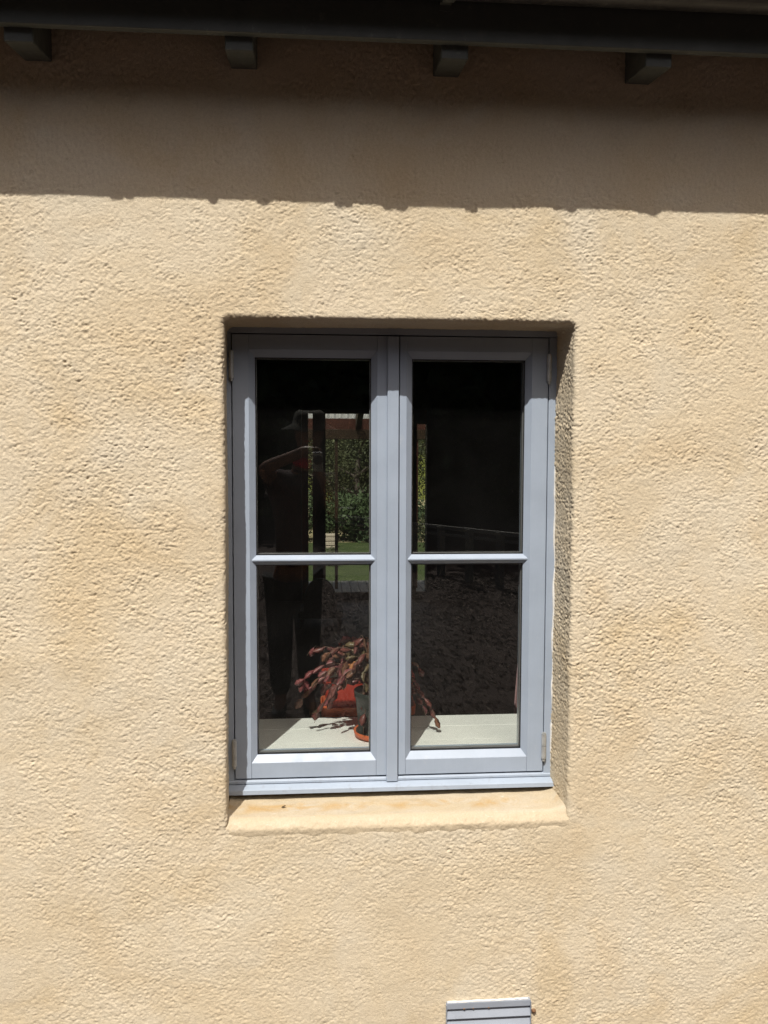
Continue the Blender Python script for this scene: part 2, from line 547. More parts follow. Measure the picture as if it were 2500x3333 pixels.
wall = empty('house_wall', (0.2, 0, GZ))
tag(wall, 'rough cream rendered house wall with a recessed window opening', 'wall')
st = 0.0023
gx = np.concatenate([np.arange(-0.84, XL - MG - 1e-6, st), [XL - MG], np.arange(XL - MG + st, XR + MG - st / 2, st), [XR + MG], np.arange(XR + MG + st, 1.25, st)])
zb0 = ZB - 0.006
gzv = np.concatenate([np.arange(0.03, zb0 - st / 2, st), [zb0], np.arange(zb0 + st, ZT + MG - st / 2, st), [ZT + MG], np.arange(ZT + MG + st, 2.20, st), np.arange(2.203, 2.63, 0.004)])
X, Z = np.meshgrid(gx, gzv, indexing='ij')
P = np.stack([X, np.zeros_like(X), Z], -1)
P[..., 1] = -relief(P)
inx = np.clip(np.minimum(X - XL, XR - X) / 0.012, 0, 1)
P[..., 1] += inx * np.clip((Z - (zb0 - 0.022)) / 0.022, 0, 1) ** 2 * 0.008 * (Z < zb0 + 0.001)   # roll over into the sill
mx_, mz_ = (gx[:-1] + gx[1:]) / 2, (gzv[:-1] + gzv[1:]) / 2
hole = ((mx_ > XL - MG) & (mx_ < XR + MG))[:, None] & ((mz_ > zb0) & (mz_ < ZT + MG))[None, :]
obj('wall_face', grid_mesh('wall_face', P, ~hole), M['plaster'], wall)
# wall beyond the frame, coarser relief
bm = bmesh.new()
for b in ((-6.0, -0.839, -0.002, 0.3, -0.5, 2.63), (1.247, 6.0, -0.002, 0.3, -0.5, 2.63), (-0.839, 1.247, -0.002, 0.3, -0.5, 0.031)):
    box(bm, *b)
obj('wall_extension', bm, M['plaster'], wall)

# reveal: a strip that rolls round the opening edge and runs back to the frame
RC, RE = 0.016, 0.013
path, outer, nrm = [], [], []


def add(p, o, n_):
    path.append(p); outer.append(o); nrm.append(n_)


for z in np.arange(zb0, ZT - RC - st / 2, st): add((XL, z), (XL - MG, z), (1, 0))
for a in np.linspace(0, math.pi / 2, 23):
    c = (XL + RC, ZT - RC)
    d = (-math.cos(a), math.sin(a))
    k = (MG + RC) / max(abs(d[0]), abs(d[1]))
    add((c[0] + RC * d[0], c[1] + RC * d[1]), (c[0] + k * d[0], c[1] + k * d[1]), (-d[0], -d[1]))
for x in np.arange(XL + RC + st, XR - RC - st / 2, st): add((x, ZT), (x, ZT + MG), (0, -1))
for a in np.linspace(math.pi / 2, 0, 23):
    c = (XR - RC, ZT - RC)
    d = (math.cos(a), math.sin(a))
    k = (MG + RC) / max(abs(d[0]), abs(d[1]))
    add((c[0] + RC * d[0], c[1] + RC * d[1]), (c[0] + k * d[0], c[1] + k * d[1]), (-d[0], -d[1]))
for z in np.append(np.arange(ZT - RC - st, zb0 + st / 2, -st), zb0): add((XR, z), (XR + MG, z), (-1, 0))
path, outer, nrm = np.array(path), np.array(outer), np.array(nrm, float)
rows, nor = [], []
for t in np.linspace(0, 1, 10)[:-1]:
    e = path - nrm * RE
    p = outer * (1 - t) + e * t
    rows.append(np.stack([p[:, 0], np.zeros(len(p)), p[:, 1]], -1)); nor.append(np.tile([0, -1.0, 0], (len(p), 1)))
for a in np.linspace(0, math.pi / 2, 8):
    p = path - nrm * RE * (1 - math.sin(a))
    rows.append(np.stack([p[:, 0], np.full(len(p), RE * (1 - math.cos(a))), p[:, 1]], -1))
    nor.append(np.stack([nrm[:, 0] * math.sin(a), np.full(len(p), -math.cos(a)), nrm[:, 1] * math.sin(a)], -1))
for d in np.arange(RE + st, 0.146, st):
    p = path + nrm * np.array([-0.04, 0.0]) * (d - RE) * np.where(nrm[:, :1] > 0, 1.6, -2.4)   # left opens, right closes slightly inward
    rows.append(np.stack([p[:, 0], np.full(len(p), d), p[:, 1]], -1)); nor.append(np.stack([nrm[:, 0], np.zeros(len(p)), nrm[:, 1]], -1))
P, N = np.stack(rows, 1), np.stack(nor, 1)
amp = np.ones(P.shape[:2])
amp[(np.abs(N[..., 2]) > 0.7) & (P[..., 1] > RE)] = 0.55       # smoother trowelled soffit
amp[(N[..., 0] < -0.6) & (P[..., 1] > 0.004)] = 1.2               # coarser right jamb
obj('reveal', grid_mesh('reveal', P + N * (relief(P) * amp)[..., None]), M['plaster'], wall)

# smooth sealed sill slope at the foot of the opening
xs = np.arange(XL - 0.006, XR + 0.006, 0.0025)
pz = np.linspace(ZB - 0.046, ZB - 0.010, 14)
prof = [(0.0045 * ((ZB - 0.010 - z) / 0.036) ** 2 + 0.0002, z) for z in pz]
prof += [(0.0009, ZB - 0.0075), (0.0020, ZB - 0.005), (0.0038, ZB - 0.0022), (0.0060, ZB + 0.0010), (0.0085, ZB + 0.0042), (0.0112, ZB + 0.0072), (0.0145, ZB + 0.0100), (0.0185, ZB + 0.0126)]
prof += [(y, ZB + 0.0145 + (y - 0.018) * 0.15) for y in np.linspace(0.022, 0.15, 34)]
pf = np.array(prof)
P = np.zeros((len(xs), len(pf), 3))
P[..., 0] = xs[:, None]; P[..., 1] = pf[None, :, 0]; P[..., 2] = pf[None, :, 1]
k = np.clip((0.040 - P[..., 1]) / 0.026, 0, 1) * (P[..., 2] > 0)
r_ = relief(np.where(k[..., None] > 0, P * np.array([1, 0, 1]), P))
h = (r_ * 0.30 + 0.0022 * noise3(P, 0.09, 31) + 0.0012 * noise3(P, 0.025, 32)) * (1 - k)
endl = np.clip((P[..., 0] - (XL - 0.002)) / 0.03, 0, 1)
endr = np.clip(((XR - 0.006) - P[..., 0]) / 0.05, 0, 1)
up_ = (1 - endl) ** 2 * 0.006 + (1 - endr) ** 2 * 0.012        # coved up into the jambs
P[..., 2] += h + up_ * (P[..., 1] > 0.012)
P[..., 1] -= (r_ + 0.0002 + 0.0022 * noise3(P, 0.06, 33) + 0.0016 * noise3(P, 0.016, 34)) * k
obj('sill', grid_mesh('sill', P), M['sealed'], wall)
wall.children[-1]['label'] = 'smooth sealed sill with ochre stains and pale spots'

# ------------------------------------------------------------------ eave over the wall
eave = empty('roof_eave', (0.2, -0.13, 2.45))
tag(eave, 'shaded eave with exposed painted rafter tails, fascia and gutter', 'eave')
for k in range(-3, 6):
    x0 = -0.203 + 0.4775 * k + (0.004 if k % 2 else 0)
    bm = bmesh.new()
    prism(bm, [(-0.134, 2.453), (-0.134, 2.63), (0.28, 2.70), (0.28, 2.510), (0.0, 2.473)], 'x', x0, x0 + 0.062)
    bmesh.ops.bevel(bm, geom=bm.edges[:], offset=0.002, segments=1, affect='EDGES')
    obj('rafter', bm, M['eave'], eave)
boxo('fascia', (-3.2, 4.2, -0.155, -0.1345, 2.482, 2.628), M['eave'], eave, 0.0025)
boxo('gap_blocker', (-3.2, 4.2, -0.176, -0.120, 2.6285, 2.6395), M['gutter'], eave)  # strips added to block light through the gap behind the gutter
boxo('gap_blocker', (-3.2, 4.2, -0.1735, -0.1555, 2.606, 2.628), M['gutter'], eave)
# soffit lining above the rafters, roof sheet
bm = bmesh.new()
prism(bm, [(-0.236, 2.634), (-0.236, 2.646), (3.2, 3.292), (6.25, 2.612), (6.25, 2.60), (3.2, 3.28)], 'x', -6, 6)
obj('roof_sheet', bm, M['gutter'], eave)
# half round gutter with rolled lip
GC, GR = (-0.2190, 2.586), 0.045
bm = bmesh.new()
ring = [(GC[0] - GR * math.cos(a), GC[1] - GR * math.sin(a)) for a in np.linspace(-0.05, math.pi + 0.05, 25)]
inn = [(GC[0] - (GR - 0.003) * math.cos(a), GC[1] - (GR - 0.003) * math.sin(a)) for a in np.linspace(math.pi + 0.05, -0.05, 25)]
prism(bm, ring + inn, 'x', -3.2, 4.2)
tube(bm, [(-3.2, GC[0] - GR, GC[1] + 0.004), (4.2, GC[0] - GR, GC[1] + 0.004)], 0.006, 10)
gut = obj('gutter', bm, M['gutter'], eave)
for x in (-1.40, -0.56, 0.284, 1.13, 1.97):
    bm = bmesh.new()
    w = 0.0125
    o_ = [(GC[0] - (GR + 0.0035) * math.cos(a), GC[1] - (GR + 0.0035) * math.sin(a)) for a in np.linspace(-0.1, math.pi - 0.3, 20)]
    i_ = [(GC[0] - (GR + 0.0005) * math.cos(a), GC[1] - (GR + 0.0005) * math.sin(a)) for a in np.linspace(math.pi - 0.3, -0.1, 20)]
    prism(bm, o_ + i_, 'x', x - w, x + w)
    box(bm, x - w, x + w, -0.159, -0.1553, 2.545, 2.612)
    box(bm, x - w, x + w, -0.172, -0.156, 2.556, 2.561)
    obj('bracket', bm, M['eave'], gut)
# lumps added under the gutter to nick its shadow line
for x, w in ((-0.53, 0.016), (-0.215, 0.030), (-0.025, 0.034), (0.29, 0.018), (0.735, 0.05), (-0.335, 0.02), (0.52, 0.05), (0.10, 0.05)):
    bm = bmesh.new()
    a = 0.62
    hgt = rnd.uniform(0.0035, 0.0065); w *= 1.3
    bmesh.ops.create_icosphere(bm, subdivisions=3, radius=1, matrix=Matrix.Translation((x, GC[0] - GR * math.cos(a), GC[1] - GR * math.sin(a))) @ Matrix.Diagonal((w / 2, hgt, hgt, 1)))
    for v in bm.verts: v.co += Vector((0, 1, 1)) * (0.0012 * math.sin(v.co.x * 150 + x * 60))
    obj('shadow_lump', bm, M['gutter'], gut)

# ------------------------------------------------------------------ casement window
YF = 0.120                     # sash front plane
win = empty('casement_window', (0.195, YF, 0.676))
tag(win, 'blue grey painted double casement window recessed in the rendered wall', 'window')
SZ0, SZ1 = 0.711, 1.870        # sash bottom, top
fr = empty('frame', (0, 0, 0)); fr.matrix_parent_inverse = win.matrix_basis.inverted(); inv_ = fr.matrix_parent_inverse.copy(); fr.parent = win; fr.matrix_parent_inverse = inv_
boxo('jamb', (-0.262, -0.2212, YF + 0.002, YF + 0.09, 0.698, 1.8727), M['paint'], fr, 0.0015)
boxo('jamb', (0.6072, 0.662, YF + 0.002, YF + 0.09, 0.698, 1.8727), M['paint'], fr, 0.0015)
boxo('head', (-0.262, 0.662, YF + 0.001, YF + 0.091, 1.8732, 1.915), M['paint'], fr, 0.0015)
boxo('rebate', (-0.225, 0.611, YF + 0.045, YF + 0.088, 1.856, 1.8745), M['black'], fr)
boxo('rebate', (-0.2235, -0.205, YF + 0.046, YF + 0.087, 0.70, 1.857), M['black'], fr)
boxo('rebate', (0.590, 0.6095, YF + 0.046, YF + 0.087, 0.70, 1.857), M['black'], fr)
boxo('rebate', (0.185, 0.225, YF + 0.047, YF + 0.086, 0.70, 1.857), M['black'], fr)
# cill: upstand, groove, sloping nose
bm = bmesh.new()
prism(bm, [(YF + 0.012, 0.7075), (YF + 0.004, 0.7065), (YF - 0.001, 0.7025), (YF - 0.0015, 0.6975), (YF + 0.0015, 0.6965), (YF + 0.0015, 0.6955),
           (YF - 0.003, 0.6948), (YF - 0.020, 0.6885), (YF - 0.0225, 0.6868), (YF - 0.0235, 0.6765), (YF - 0.021, 0.6755), (YF - 0.004, 0.6765), (YF + 0.09, 0.677), (YF + 0.09, 0.7075)], 'x', -0.262, 0.645)
obj('cill', bm, M['cill'], win)
boxo('under_cill_shade', (-0.25, 0.65, YF + 0.006, YF + 0.09, 0.63, 0.678), M['rust_and_gap'], win)  # dark brown strip standing in for the shadowed gap below the nose
bm = bmesh.new()
pts = [(0.6285 + 0.0012 * math.sin(i * 0.9) + rnd.uniform(-0.001, 0.001), YF + 0.0015, 0.70 + i * 0.0195) for i in range(53)]
tube(bm, pts, [0.0030 + 0.0010 * math.sin(i * 0.37) + rnd.uniform(0, 0.0008) for i in range(53)], 8)
obj('sealant_bead', bm, M['caulk'], win, True)


def sash(x0, x1, gx0, gx1, hinge_left):
    """one glazed leaf: two stiles, two rails, a muntin, four glass sheets"""
    s = empty('sash', (0, 0, 0))
    inv_ = win.matrix_basis.inverted()
    s.parent = win
    s.matrix_parent_inverse = inv_
    GZ0, GZ1 = 0.7705, 1.8135
    CX, CZ_, DP = 0.0145, 0.0185, 0.0135      # chamfer widths and depth
    yb = YF + 0.058
    ax0, ax1, az0, az1 = gx0 - CX, gx1 + CX, GZ0 - CZ_, GZ1 + CZ_
    for (a, b, side) in ((x0, ax0, 1), (ax1, x1, -1)):
        bm = bmesh.new()
        box(bm, a, b, YF, yb, SZ0, SZ1, 0.0012)
        xo, xi = (ax0, gx0) if side > 0 else (ax1, gx1)
        f = [(xo, YF, az0), (xo, YF, az1), (xi, YF + DP, GZ1), (xi, YF + DP, GZ0)]
        bk = [(x, yb - 0.001, z) for x, _, z in f]
        hexa(bm, f, bk)
        bmesh.ops.recalc_face_normals(bm, faces=bm.faces)
        obj('stile', bm, M['paint'], s)
    for (a, b, side) in ((SZ0, az0, 1), (az1, SZ1, -1)):
        bm = bmesh.new()
        box(bm, ax0 + 0.0003, ax1 - 0.0003, YF + 0.0004, yb - 0.0005, a + 0.0002 * (side > 0), b, 0.0008)
        zo, zi = (az0, GZ0) if side > 0 else (az1, GZ1)
        f = [(ax0, YF + 0.0004, zo), (ax1, YF + 0.0004, zo), (gx1, YF + DP, zi), (gx0, YF + DP, zi)]
        bk = [(x, yb - 0.0015, z) for x, _, z in f]
        hexa(bm, f, bk)
        bmesh.ops.recalc_face_normals(bm, faces=bm.faces)
        obj('rail', bm, M['paint'], s)
    # muntin: bevelled bar, its ridge running out to the stile arrises
    mz, mh, rh = 1.2885, 0.0125, 0.0016
    bm = bmesh.new()
    ex = 0.0105
    yr = YF + DP * (1 - ex / CX) - 0.0006
    A = [(gx0 - ex, yr, mz + rh), (gx1 + ex, yr, mz + rh), (gx1 + ex, yr, mz - rh), (gx0 - ex, yr, mz - rh)]
    B = [(gx0 + 0.0002, YF + DP + 0.001, mz + mh), (gx1 - 0.0002, YF + DP + 0.001, mz + mh), (gx1 - 0.0002, YF + DP + 0.001, mz - mh), (gx0 + 0.0002, YF + DP + 0.001, mz - mh)]
    hexa(bm, A, B)
    box(bm, gx0 + 0.0006, gx1 - 0.0006, YF + DP + 0.0006, yb - 0.003, mz - mh + 0.0004, mz + mh - 0.0004)
    bmesh.ops.recalc_face_normals(bm, faces=bm.faces)
    obj('muntin', bm, M['paint'], s)
    for (z0, z1) in ((GZ0, mz - mh), (mz + mh, GZ1)):
        yg = YF + DP + 0.006
        bm = bmesh.new()           # gasket and spacer rims
        for (b) in ((gx0, gx1, z0 - 0.001, z0 + 0.0035), (gx0, gx1, z1 - 0.002, z1 + 0.001), (gx0 - 0.001, gx0 + 0.002, z0, z1), (gx1 - 0.002, gx1 + 0.001, z0, z1)):
            box(bm, b[0], b[1], YF + DP + 0.0015, yg - 0.0005, b[2], b[3])
        obj('gasket', bm, M['black'], s)
        bm = bmesh.new()
        for (b) in ((gx0 - 0.001, gx1 + 0.001, z0 - 0.002, z0 + 0.0035), (gx0 - 0.001, gx1 + 0.001, z1 - 0.0035, z1 + 0.002), (gx0 - 0.002, gx0 + 0.0035, z0, z1), (gx1 - 0.0035, gx1 + 0.002, z0, z1)):
            box(bm, b[0], b[1], yg + 0.0042, yg + 0.0158, b[2], b[3])
        obj('spacer', bm, M['spacer'], s)
        boxo('glass_pane', (gx0 - 0.004, gx1 + 0.004, yg, yg + 0.004, z0 - 0.004, z1 + 0.004), M['glass'], s)
        boxo('glass_pane', (gx0 - 0.004, gx1 + 0.004, yg + 0.016, yg + 0.020, z0 - 0.004, z1 + 0.004), M['glass'], s)
    hx = x0 - 0.0014 if hinge_left else x1 + 0.0014
    for zc in (0.782, 1.7925):
        bm = bmesh.new()
        for a, b, r in ((-0.0375, -0.0345, 0.0044), (-0.0345, -0.0005, 0.0066), (0.0005, 0.0335, 0.0066), (0.0335, 0.0365, 0.0048)):
            tube(bm, [(hx, YF - 0.0035, zc + a), (hx, YF - 0.0035, zc + b)], r, 16)
        tube(bm, [(hx, YF - 0.0035, zc - 0.042), (hx, YF - 0.0035, zc + 0.036)], 0.0042, 12)
        obj('hinge', bm, M['steel'], s)
    return s


s1 = sash(-0.2185, 0.1945, -0.1615, 0.1385, True)
bm = bmesh.new()
prism(bm, [(0.1795, YF - 0.0005), (0.1800, YF - 0.0075), (0.1815, YF - 0.0085), (0.2080, YF - 0.0085), (0.2093, YF - 0.0075), (0.2097, YF - 0.0005)], 'z', 0.697, 1.868)
obj('astragal', bm, M['paint'], s1)
s2 = sash(0.2122, 0.6044, 0.2455, 0.5460, False)

# white painted inner sill of three boards
sill_in = empty('inner_window_sill', (0.2, 0.3, 0.74))
tag(sill_in, 'white painted indoor window sill of three boards behind the glass', 'window sill')
for y0, y1, dz in ((0.146, 0.2285, 0.0006), (0.2297, 0.3505, 0.0), (0.3517, 0.4535, 0.0004)):
    boxo('plank', (-0.285, 0.70, y0, y1, 0.742, 0.767 + dz), M['white'], sill_in, 0.0012)

# ------------------------------------------------------------------ the room behind
def struct(name, b, mt):
    return tag(boxo(name, b, mt), kind='structure')


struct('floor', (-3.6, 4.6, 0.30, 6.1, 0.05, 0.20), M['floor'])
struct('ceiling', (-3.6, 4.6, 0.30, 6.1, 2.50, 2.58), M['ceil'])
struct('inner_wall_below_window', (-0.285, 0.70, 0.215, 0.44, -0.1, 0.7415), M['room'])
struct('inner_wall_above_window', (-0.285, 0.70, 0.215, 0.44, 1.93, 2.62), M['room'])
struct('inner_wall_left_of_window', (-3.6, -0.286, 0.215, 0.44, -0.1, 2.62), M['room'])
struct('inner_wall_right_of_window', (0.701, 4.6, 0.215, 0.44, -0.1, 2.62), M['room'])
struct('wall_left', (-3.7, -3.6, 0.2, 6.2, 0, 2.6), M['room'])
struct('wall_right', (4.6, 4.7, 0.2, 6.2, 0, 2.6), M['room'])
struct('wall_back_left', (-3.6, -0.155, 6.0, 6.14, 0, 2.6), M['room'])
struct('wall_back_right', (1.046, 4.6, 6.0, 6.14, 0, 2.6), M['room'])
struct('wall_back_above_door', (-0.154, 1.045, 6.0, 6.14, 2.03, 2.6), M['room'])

door = empty('glazed_garden_door', (0.45, 6.0, 0.2))
tag(door, 'dark framed glazed garden door across the dim room', 'door')
boxo('door_stile', (-0.153, -0.093, 6.01, 6.07, 0.2, 2.029), M['redwood'], door)
boxo('door_stile', (-0.051, 0.072, 6.01, 6.07, 0.2, 2.029), M['redwood'], door)
boxo('door_stile', (0.912, 0.948, 6.01, 6.07, 0.2, 2.029), M['redwood'], door)
boxo('top_rail', (-0.092, 0.911, 6.012, 6.068, 1.992, 2.029), M['redwood'], door)
boxo('top_rail', (0.949, 1.045, 6.012, 6.068, 1.897, 2.029), M['redwood'], door)
boxo('bottom_rail', (-0.152, 1.045, 6.008, 6.072, 0.2005, 0.272), M['brownwood'], door)
for a, b in ((-0.093, -0.051), (0.072, 0.912), (0.948, 1.045)):
    boxo('door_glass', (a, b, 6.037, 6.041, 0.272, 1.995), M['glass'], door)

# chair silhouetted in front of the door
ch = empty('round_backed_chair', (0.02, 4.5, 0.2))
tag(ch, 'dark round backed chair standing before the garden door', 'chair')
bm = bmesh.new()
pts = [(0.015 + 0.135 * math.cos(a), 0.30 + 0.315 * max(0, math.sin(a)) ** 0.6) for a in np.linspace(0, math.pi, 17)]
prism(bm, pts, 'y', 4.56, 4.61)
obj('backrest', bm, M['chair'], ch)
boxo('seat', (-0.16, 0.20, 4.62, 5.0, 0.28, 0.34), M['chair'], ch, 0.02)
for x in (-0.13, 0.17):
    for y in (4.66, 4.96):
        boxo('leg', (x - 0.015, x + 0.015, y - 0.015, y + 0.015, 0.2, 0.285), M['chair'], ch)

# curtain drawn to the side
ys_ = np.linspace(0, 1, 60)
zs_ = np.linspace(0.35, 2.0, 40)
P = np.zeros((60, 40, 3))
for j, z in enumerate(zs_):
    xin = 0.620 + 0.030 * max(0, (z - 0.76) / 0.4) ** 1.1
    xw = 0.30
    P[:, j, 0] = xin + ys_ * xw
    P[:, j, 1] = 0.50 + 0.014 * np.sin(ys_ * 40 + 0.4 * math.sin(z * 3)) + 0.01 * np.sin(ys_ * 17 + z)
    P[:, j, 2] = z
me = grid_mesh('curtain', P)
o = obj('curtain', me, M['curtain'])
md = o.modifiers.new('thick', 'SOLIDIFY'); md.thickness = 0.004
tag(o, 'dusty pink curtain pulled aside at the right of the window', 'curtain')

# ------------------------------------------------------------------ pots and the trailing cactus
def leafmesh(i, L, Wd, bend):
    """flattened cactus joint with a few blunt teeth, thin closed solid"""
    st_ = [(0, 0.13), (0.12, 0.45), (0.3, 0.84), (0.36, 0.98), (0.42, 0.84), (0.62, 1.0), (0.68, 1.05), (0.74, 0.86), (0.9, 0.55), (1.0, 0.20)]
    bm = bmesh.new()
    up_, dn, ce = [], [], []
    for t, w in st_:
        z = -bend * 4 * t * (1 - t) * L
        up_.append((bm.verts.new((t * L, w * Wd / 2, z))))
        dn.append((bm.verts.new((t * L, -w * Wd / 2, z))))
        ce.append((bm.verts.new((t * L, 0, z + 0.0010)), bm.verts.new((t * L, 0, z - 0.0010))))
    for k in range(len(st_) - 1):
        bm.faces.new((up_[k], ce[k][0], ce[k + 1][0], up_[k + 1]))
        bm.faces.new((ce[k][0], dn[k], dn[k + 1], ce[k + 1][0]))
        bm.faces.new((up_[k + 1], ce[k + 1][1], ce[k][1], up_[k]))
        bm.faces.new((ce[k + 1][1], dn[k + 1], dn[k], ce[k][1]))
    bmesh.ops.recalc_face_normals(bm, faces=bm.faces)
    me = bpy.data.meshes.new('leaf')
    bm.to_mesh(me); bm.free()
    me.materials.append(LEAF[i])
    me.polygons.foreach_set('use_smooth', np.ones(len(me.polygons), bool))
    return me


LM = [[leafmesh(i, L, w, b) for (L, w, b) in ((0.036, 0.026, 0.12), (0.036, 0.022, -0.10), (0.036, 0.018, 0.06))] for i in range(5)]


def bez(p, t):
    a, b, c, d = p
    return a * (1 - t) ** 3 + 3 * b * t * (1 - t) ** 2 + 3 * c * t * t * (1 - t) + d * t ** 3


def trail(parent, root, rise, tip, n, cols, face=None, end_fan=False):
    """a jointed stem from the pot, rising then falling to its tip"""
    a, d = Vector(root), Vector(tip)
    b = a + Vector(((d.x - a.x) * 0.15, (d.y - a.y) * 0.2, rise))
    c = a.lerp(d, 0.85) + Vector((0, 0, rise * 0.9))
    pts = [bez((a, b, c, d), t) for t in np.linspace(0, 1, 40)]
    ln = [0]
    for p, q in zip(pts, pts[1:]): ln.append(ln[-1] + (q - p).length)

    def at(s):
        for k in range(39):
            if ln[k + 1] >= s: return pts[k].lerp(pts[k + 1], (s - ln[k]) / max(1e-9, ln[k + 1] - ln[k]))
        return pts[-1]
    n = max(3, int(ln[-1] / 0.032))
    seg = ln[-1] / n
    bm_ = bmesh.new()
    tube(bm_, pts[::3], [0.0014 - 0.0008 * k / 14 for k in range(len(pts[::3]))], 6)
    obj('stem', bm_, M['stem'], parent)
    bare = rnd.uniform(0.05, 0.16)
    for k in range(n):
        p, q = at(k * seg), at((k + 1) * seg)
        x = ((q - p).normalized() + Vector((rnd.uniform(-1, 1), rnd.uniform(-1, 1), rnd.uniform(-1, 1))) * 0.28).normalized()
        f = Vector((rnd.uniform(-1.1, 1.1), -1, rnd.uniform(-0.6, 1.1))).normalized()
        y = f.cross(x).normalized()
        z = x.cross(y)
        thin = (k + 0.5) / n < bare
        ci = rnd.choice(cols)
        o = bpy.data.objects.new('leaf', LM[ci][rnd.randrange(3)])
        sc = seg / 0.036
        if rnd.random() < 0.06: continue
        wy = 0.45 if thin else rnd.uniform(0.75, 1.1)
        sc *= rnd.uniform(0.85, 1.2)
        o.matrix_parent_inverse = parent.matrix_basis.inverted()
        o.matrix_basis = Matrix(((x.x * sc, y.x * wy, z.x, p.x), (x.y * sc, y.y * wy, z.y, p.y), (x.z * sc, y.z * wy, z.z, p.z), (0, 0, 0, 1)))
        link(o, parent)
        if end_fan and k == n - 1:
            for s_ in (-0.7, 0.7):
                o2 = bpy.data.objects.new('leaf', LM[rnd.choice(cols)][rnd.randrange(3)])
                R_ = Matrix.Rotation(s_, 3, z)
                x2, y2 = R_ @ x, R_ @ y
                o2.matrix_parent_inverse = parent.matrix_basis.inverted()
                o2.matrix_basis = Matrix(((x2.x * 0.85, y2.x * 0.85, z.x, p.x), (x2.y * 0.85, y2.y * 0.85, z.y, p.y), (x2.z * 0.85, y2.z * 0.85, z.z, p.z), (0, 0, 0, 1)))
                link(o2, parent)


GX, GY = 0.172, 0.275
sau = empty('pot_saucer', (GX, GY, 0.768))
tag(sau, 'orange plastic saucer under the dark green pot', 'saucer')
bm = bmesh.new()
lathe(bm, [(0.062, 0.7682), (0.070, 0.772), (0.073, 0.786), (0.071, 0.787), (0.067, 0.774), (0.058, 0.7725)], 40, (GX, GY, 0))
obj('dish', bm, M['clay'], sau, True)
pl = empty('potted_cactus', (GX, GY, 0.773))
tag(pl, 'trailing mauve leaved cactus in a dark green pot on the window sill', 'potted plant')
bm = bmesh.new()
lathe(bm, [(0.050, 0.7735), (0.064, 0.776), (0.0665, 0.783), (0.0665, 0.786), (0.0585, 0.789), (0.068, 0.880), (0.071, 0.882), (0.072, 0.900), (0.069, 0.901), (0.066, 0.893), (0.064, 0.886)], 40, (GX, GY, 0))
obj('pot', bm, M['greenpot'], pl, True)
bm = bmesh.new()
lathe(bm, [(0.060, 0.880), (0.062, 0.889), (0.04, 0.893), (0.01, 0.894)], 24, (GX, GY, 0))
obj('soil', bm, M['soil'], pl)
R0 = (GX - 0.01, GY, 0.892)
trails = [  # rise, tip, joints, colours, fan
    (0.115, (-0.055, 0.262, 0.905), 8, (1, 1, 0), True),
    (0.10, (-0.032, 0.30, 0.995), 6, (1, 0), False),
    (0.12, (0.020, 0.250, 0.985), 5, (2, 3, 0), False),
    (0.105, (0.045, 0.228, 0.895), 6, (0, 1, 0), False),
    (0.11, (0.068, 0.25, 0.955), 5, (3, 0, 2), False),
    (0.12, (0.085, 0.255, 0.925), 4, (4, 3), False),
    (0.13, (0.090, 0.30, 1.000), 4, (3, 2), True),
    (0.14, (0.150, 0.30, 0.985), 5, (0, 1, 3), False),
    (0.12, (0.122, 0.215, 0.905), 4, (2, 3, 2), False),
    (0.13, (0.060, 0.31, 1.005), 5, (1, 0, 2), False),
    (0.08, (0.122, 0.205, 0.785), 8, (0, 3, 0), False),
    (0.10, (-0.012, 0.30, 0.800), 10, (0, 0, 1), False),
    (0.10, (0.026, 0.33, 0.830), 8, (0, 1), False),
    (0.14, (0.135, 0.27, 0.995), 5, (3, 0), False),
    (0.10, (0.308, 0.285, 0.815), 8, (1, 0), False),
    (0.10, (0.345, 0.290, 0.782), 9, (0, 0, 3), False),
    (0.10, (0.300, 0.30, 0.925), 6, (3, 0), False),
    (0.11, (0.255, 0.25, 0.915), 6, (0, 2), False),
    (0.10, (0.235, 0.20, 0.865), 5, (3, 2), False),
    (0.11, (0.280, 0.36, 0.86), 7, (0, 3), False),
    (0.12, (0.100, 0.23, 0.960), 4, (0, 3), False),
    (0.13, (0.015, 0.30, 0.930), 6, (0, 0, 3), False),
    (0.13, (0.075, 0.32, 0.965), 5, (0, 3), False),
    (0.12, (0.125, 0.33, 0.945), 5, (0, 2), False),
    (0.12, (0.055, 0.36, 0.935), 6, (0, 3), False),
    (0.15, (0.110, 0.26, 1.005), 4, (0, 2, 3), False),
    (0.10, (0.075, 0.235, 0.915), 4, (0, 3), False),
    (0.11, (0.100, 0.245, 0.935), 4, (0, 1, 3), False),
    (0.13, (0.115, 0.28, 0.975), 4, (0, 3), False),
    (0.13, (0.075, 0.29, 0.985), 5, (0, 0, 2), False),
    (0.14, (0.105, 0.31, 0.990), 5, (0, 3), False),
    (0.11, (0.050, 0.27, 0.945), 5, (0, 1), False),
    (0.09, (0.030, 0.29, 0.870), 6, (0, 0, 1), False),
    (0.09, (0.000, 0.33, 0.850), 7, (0, 0, 1), False),
]
for rise, tip, nj, cols, fan in trails:
    rt_ = (R0[0] + rnd.uniform(-0.02, 0.02), R0[1] + rnd.uniform(-0.02, 0.02), R0[2] - 0.006)
    trail(pl, rt_, rise, tip, nj, cols, end_fan=fan)

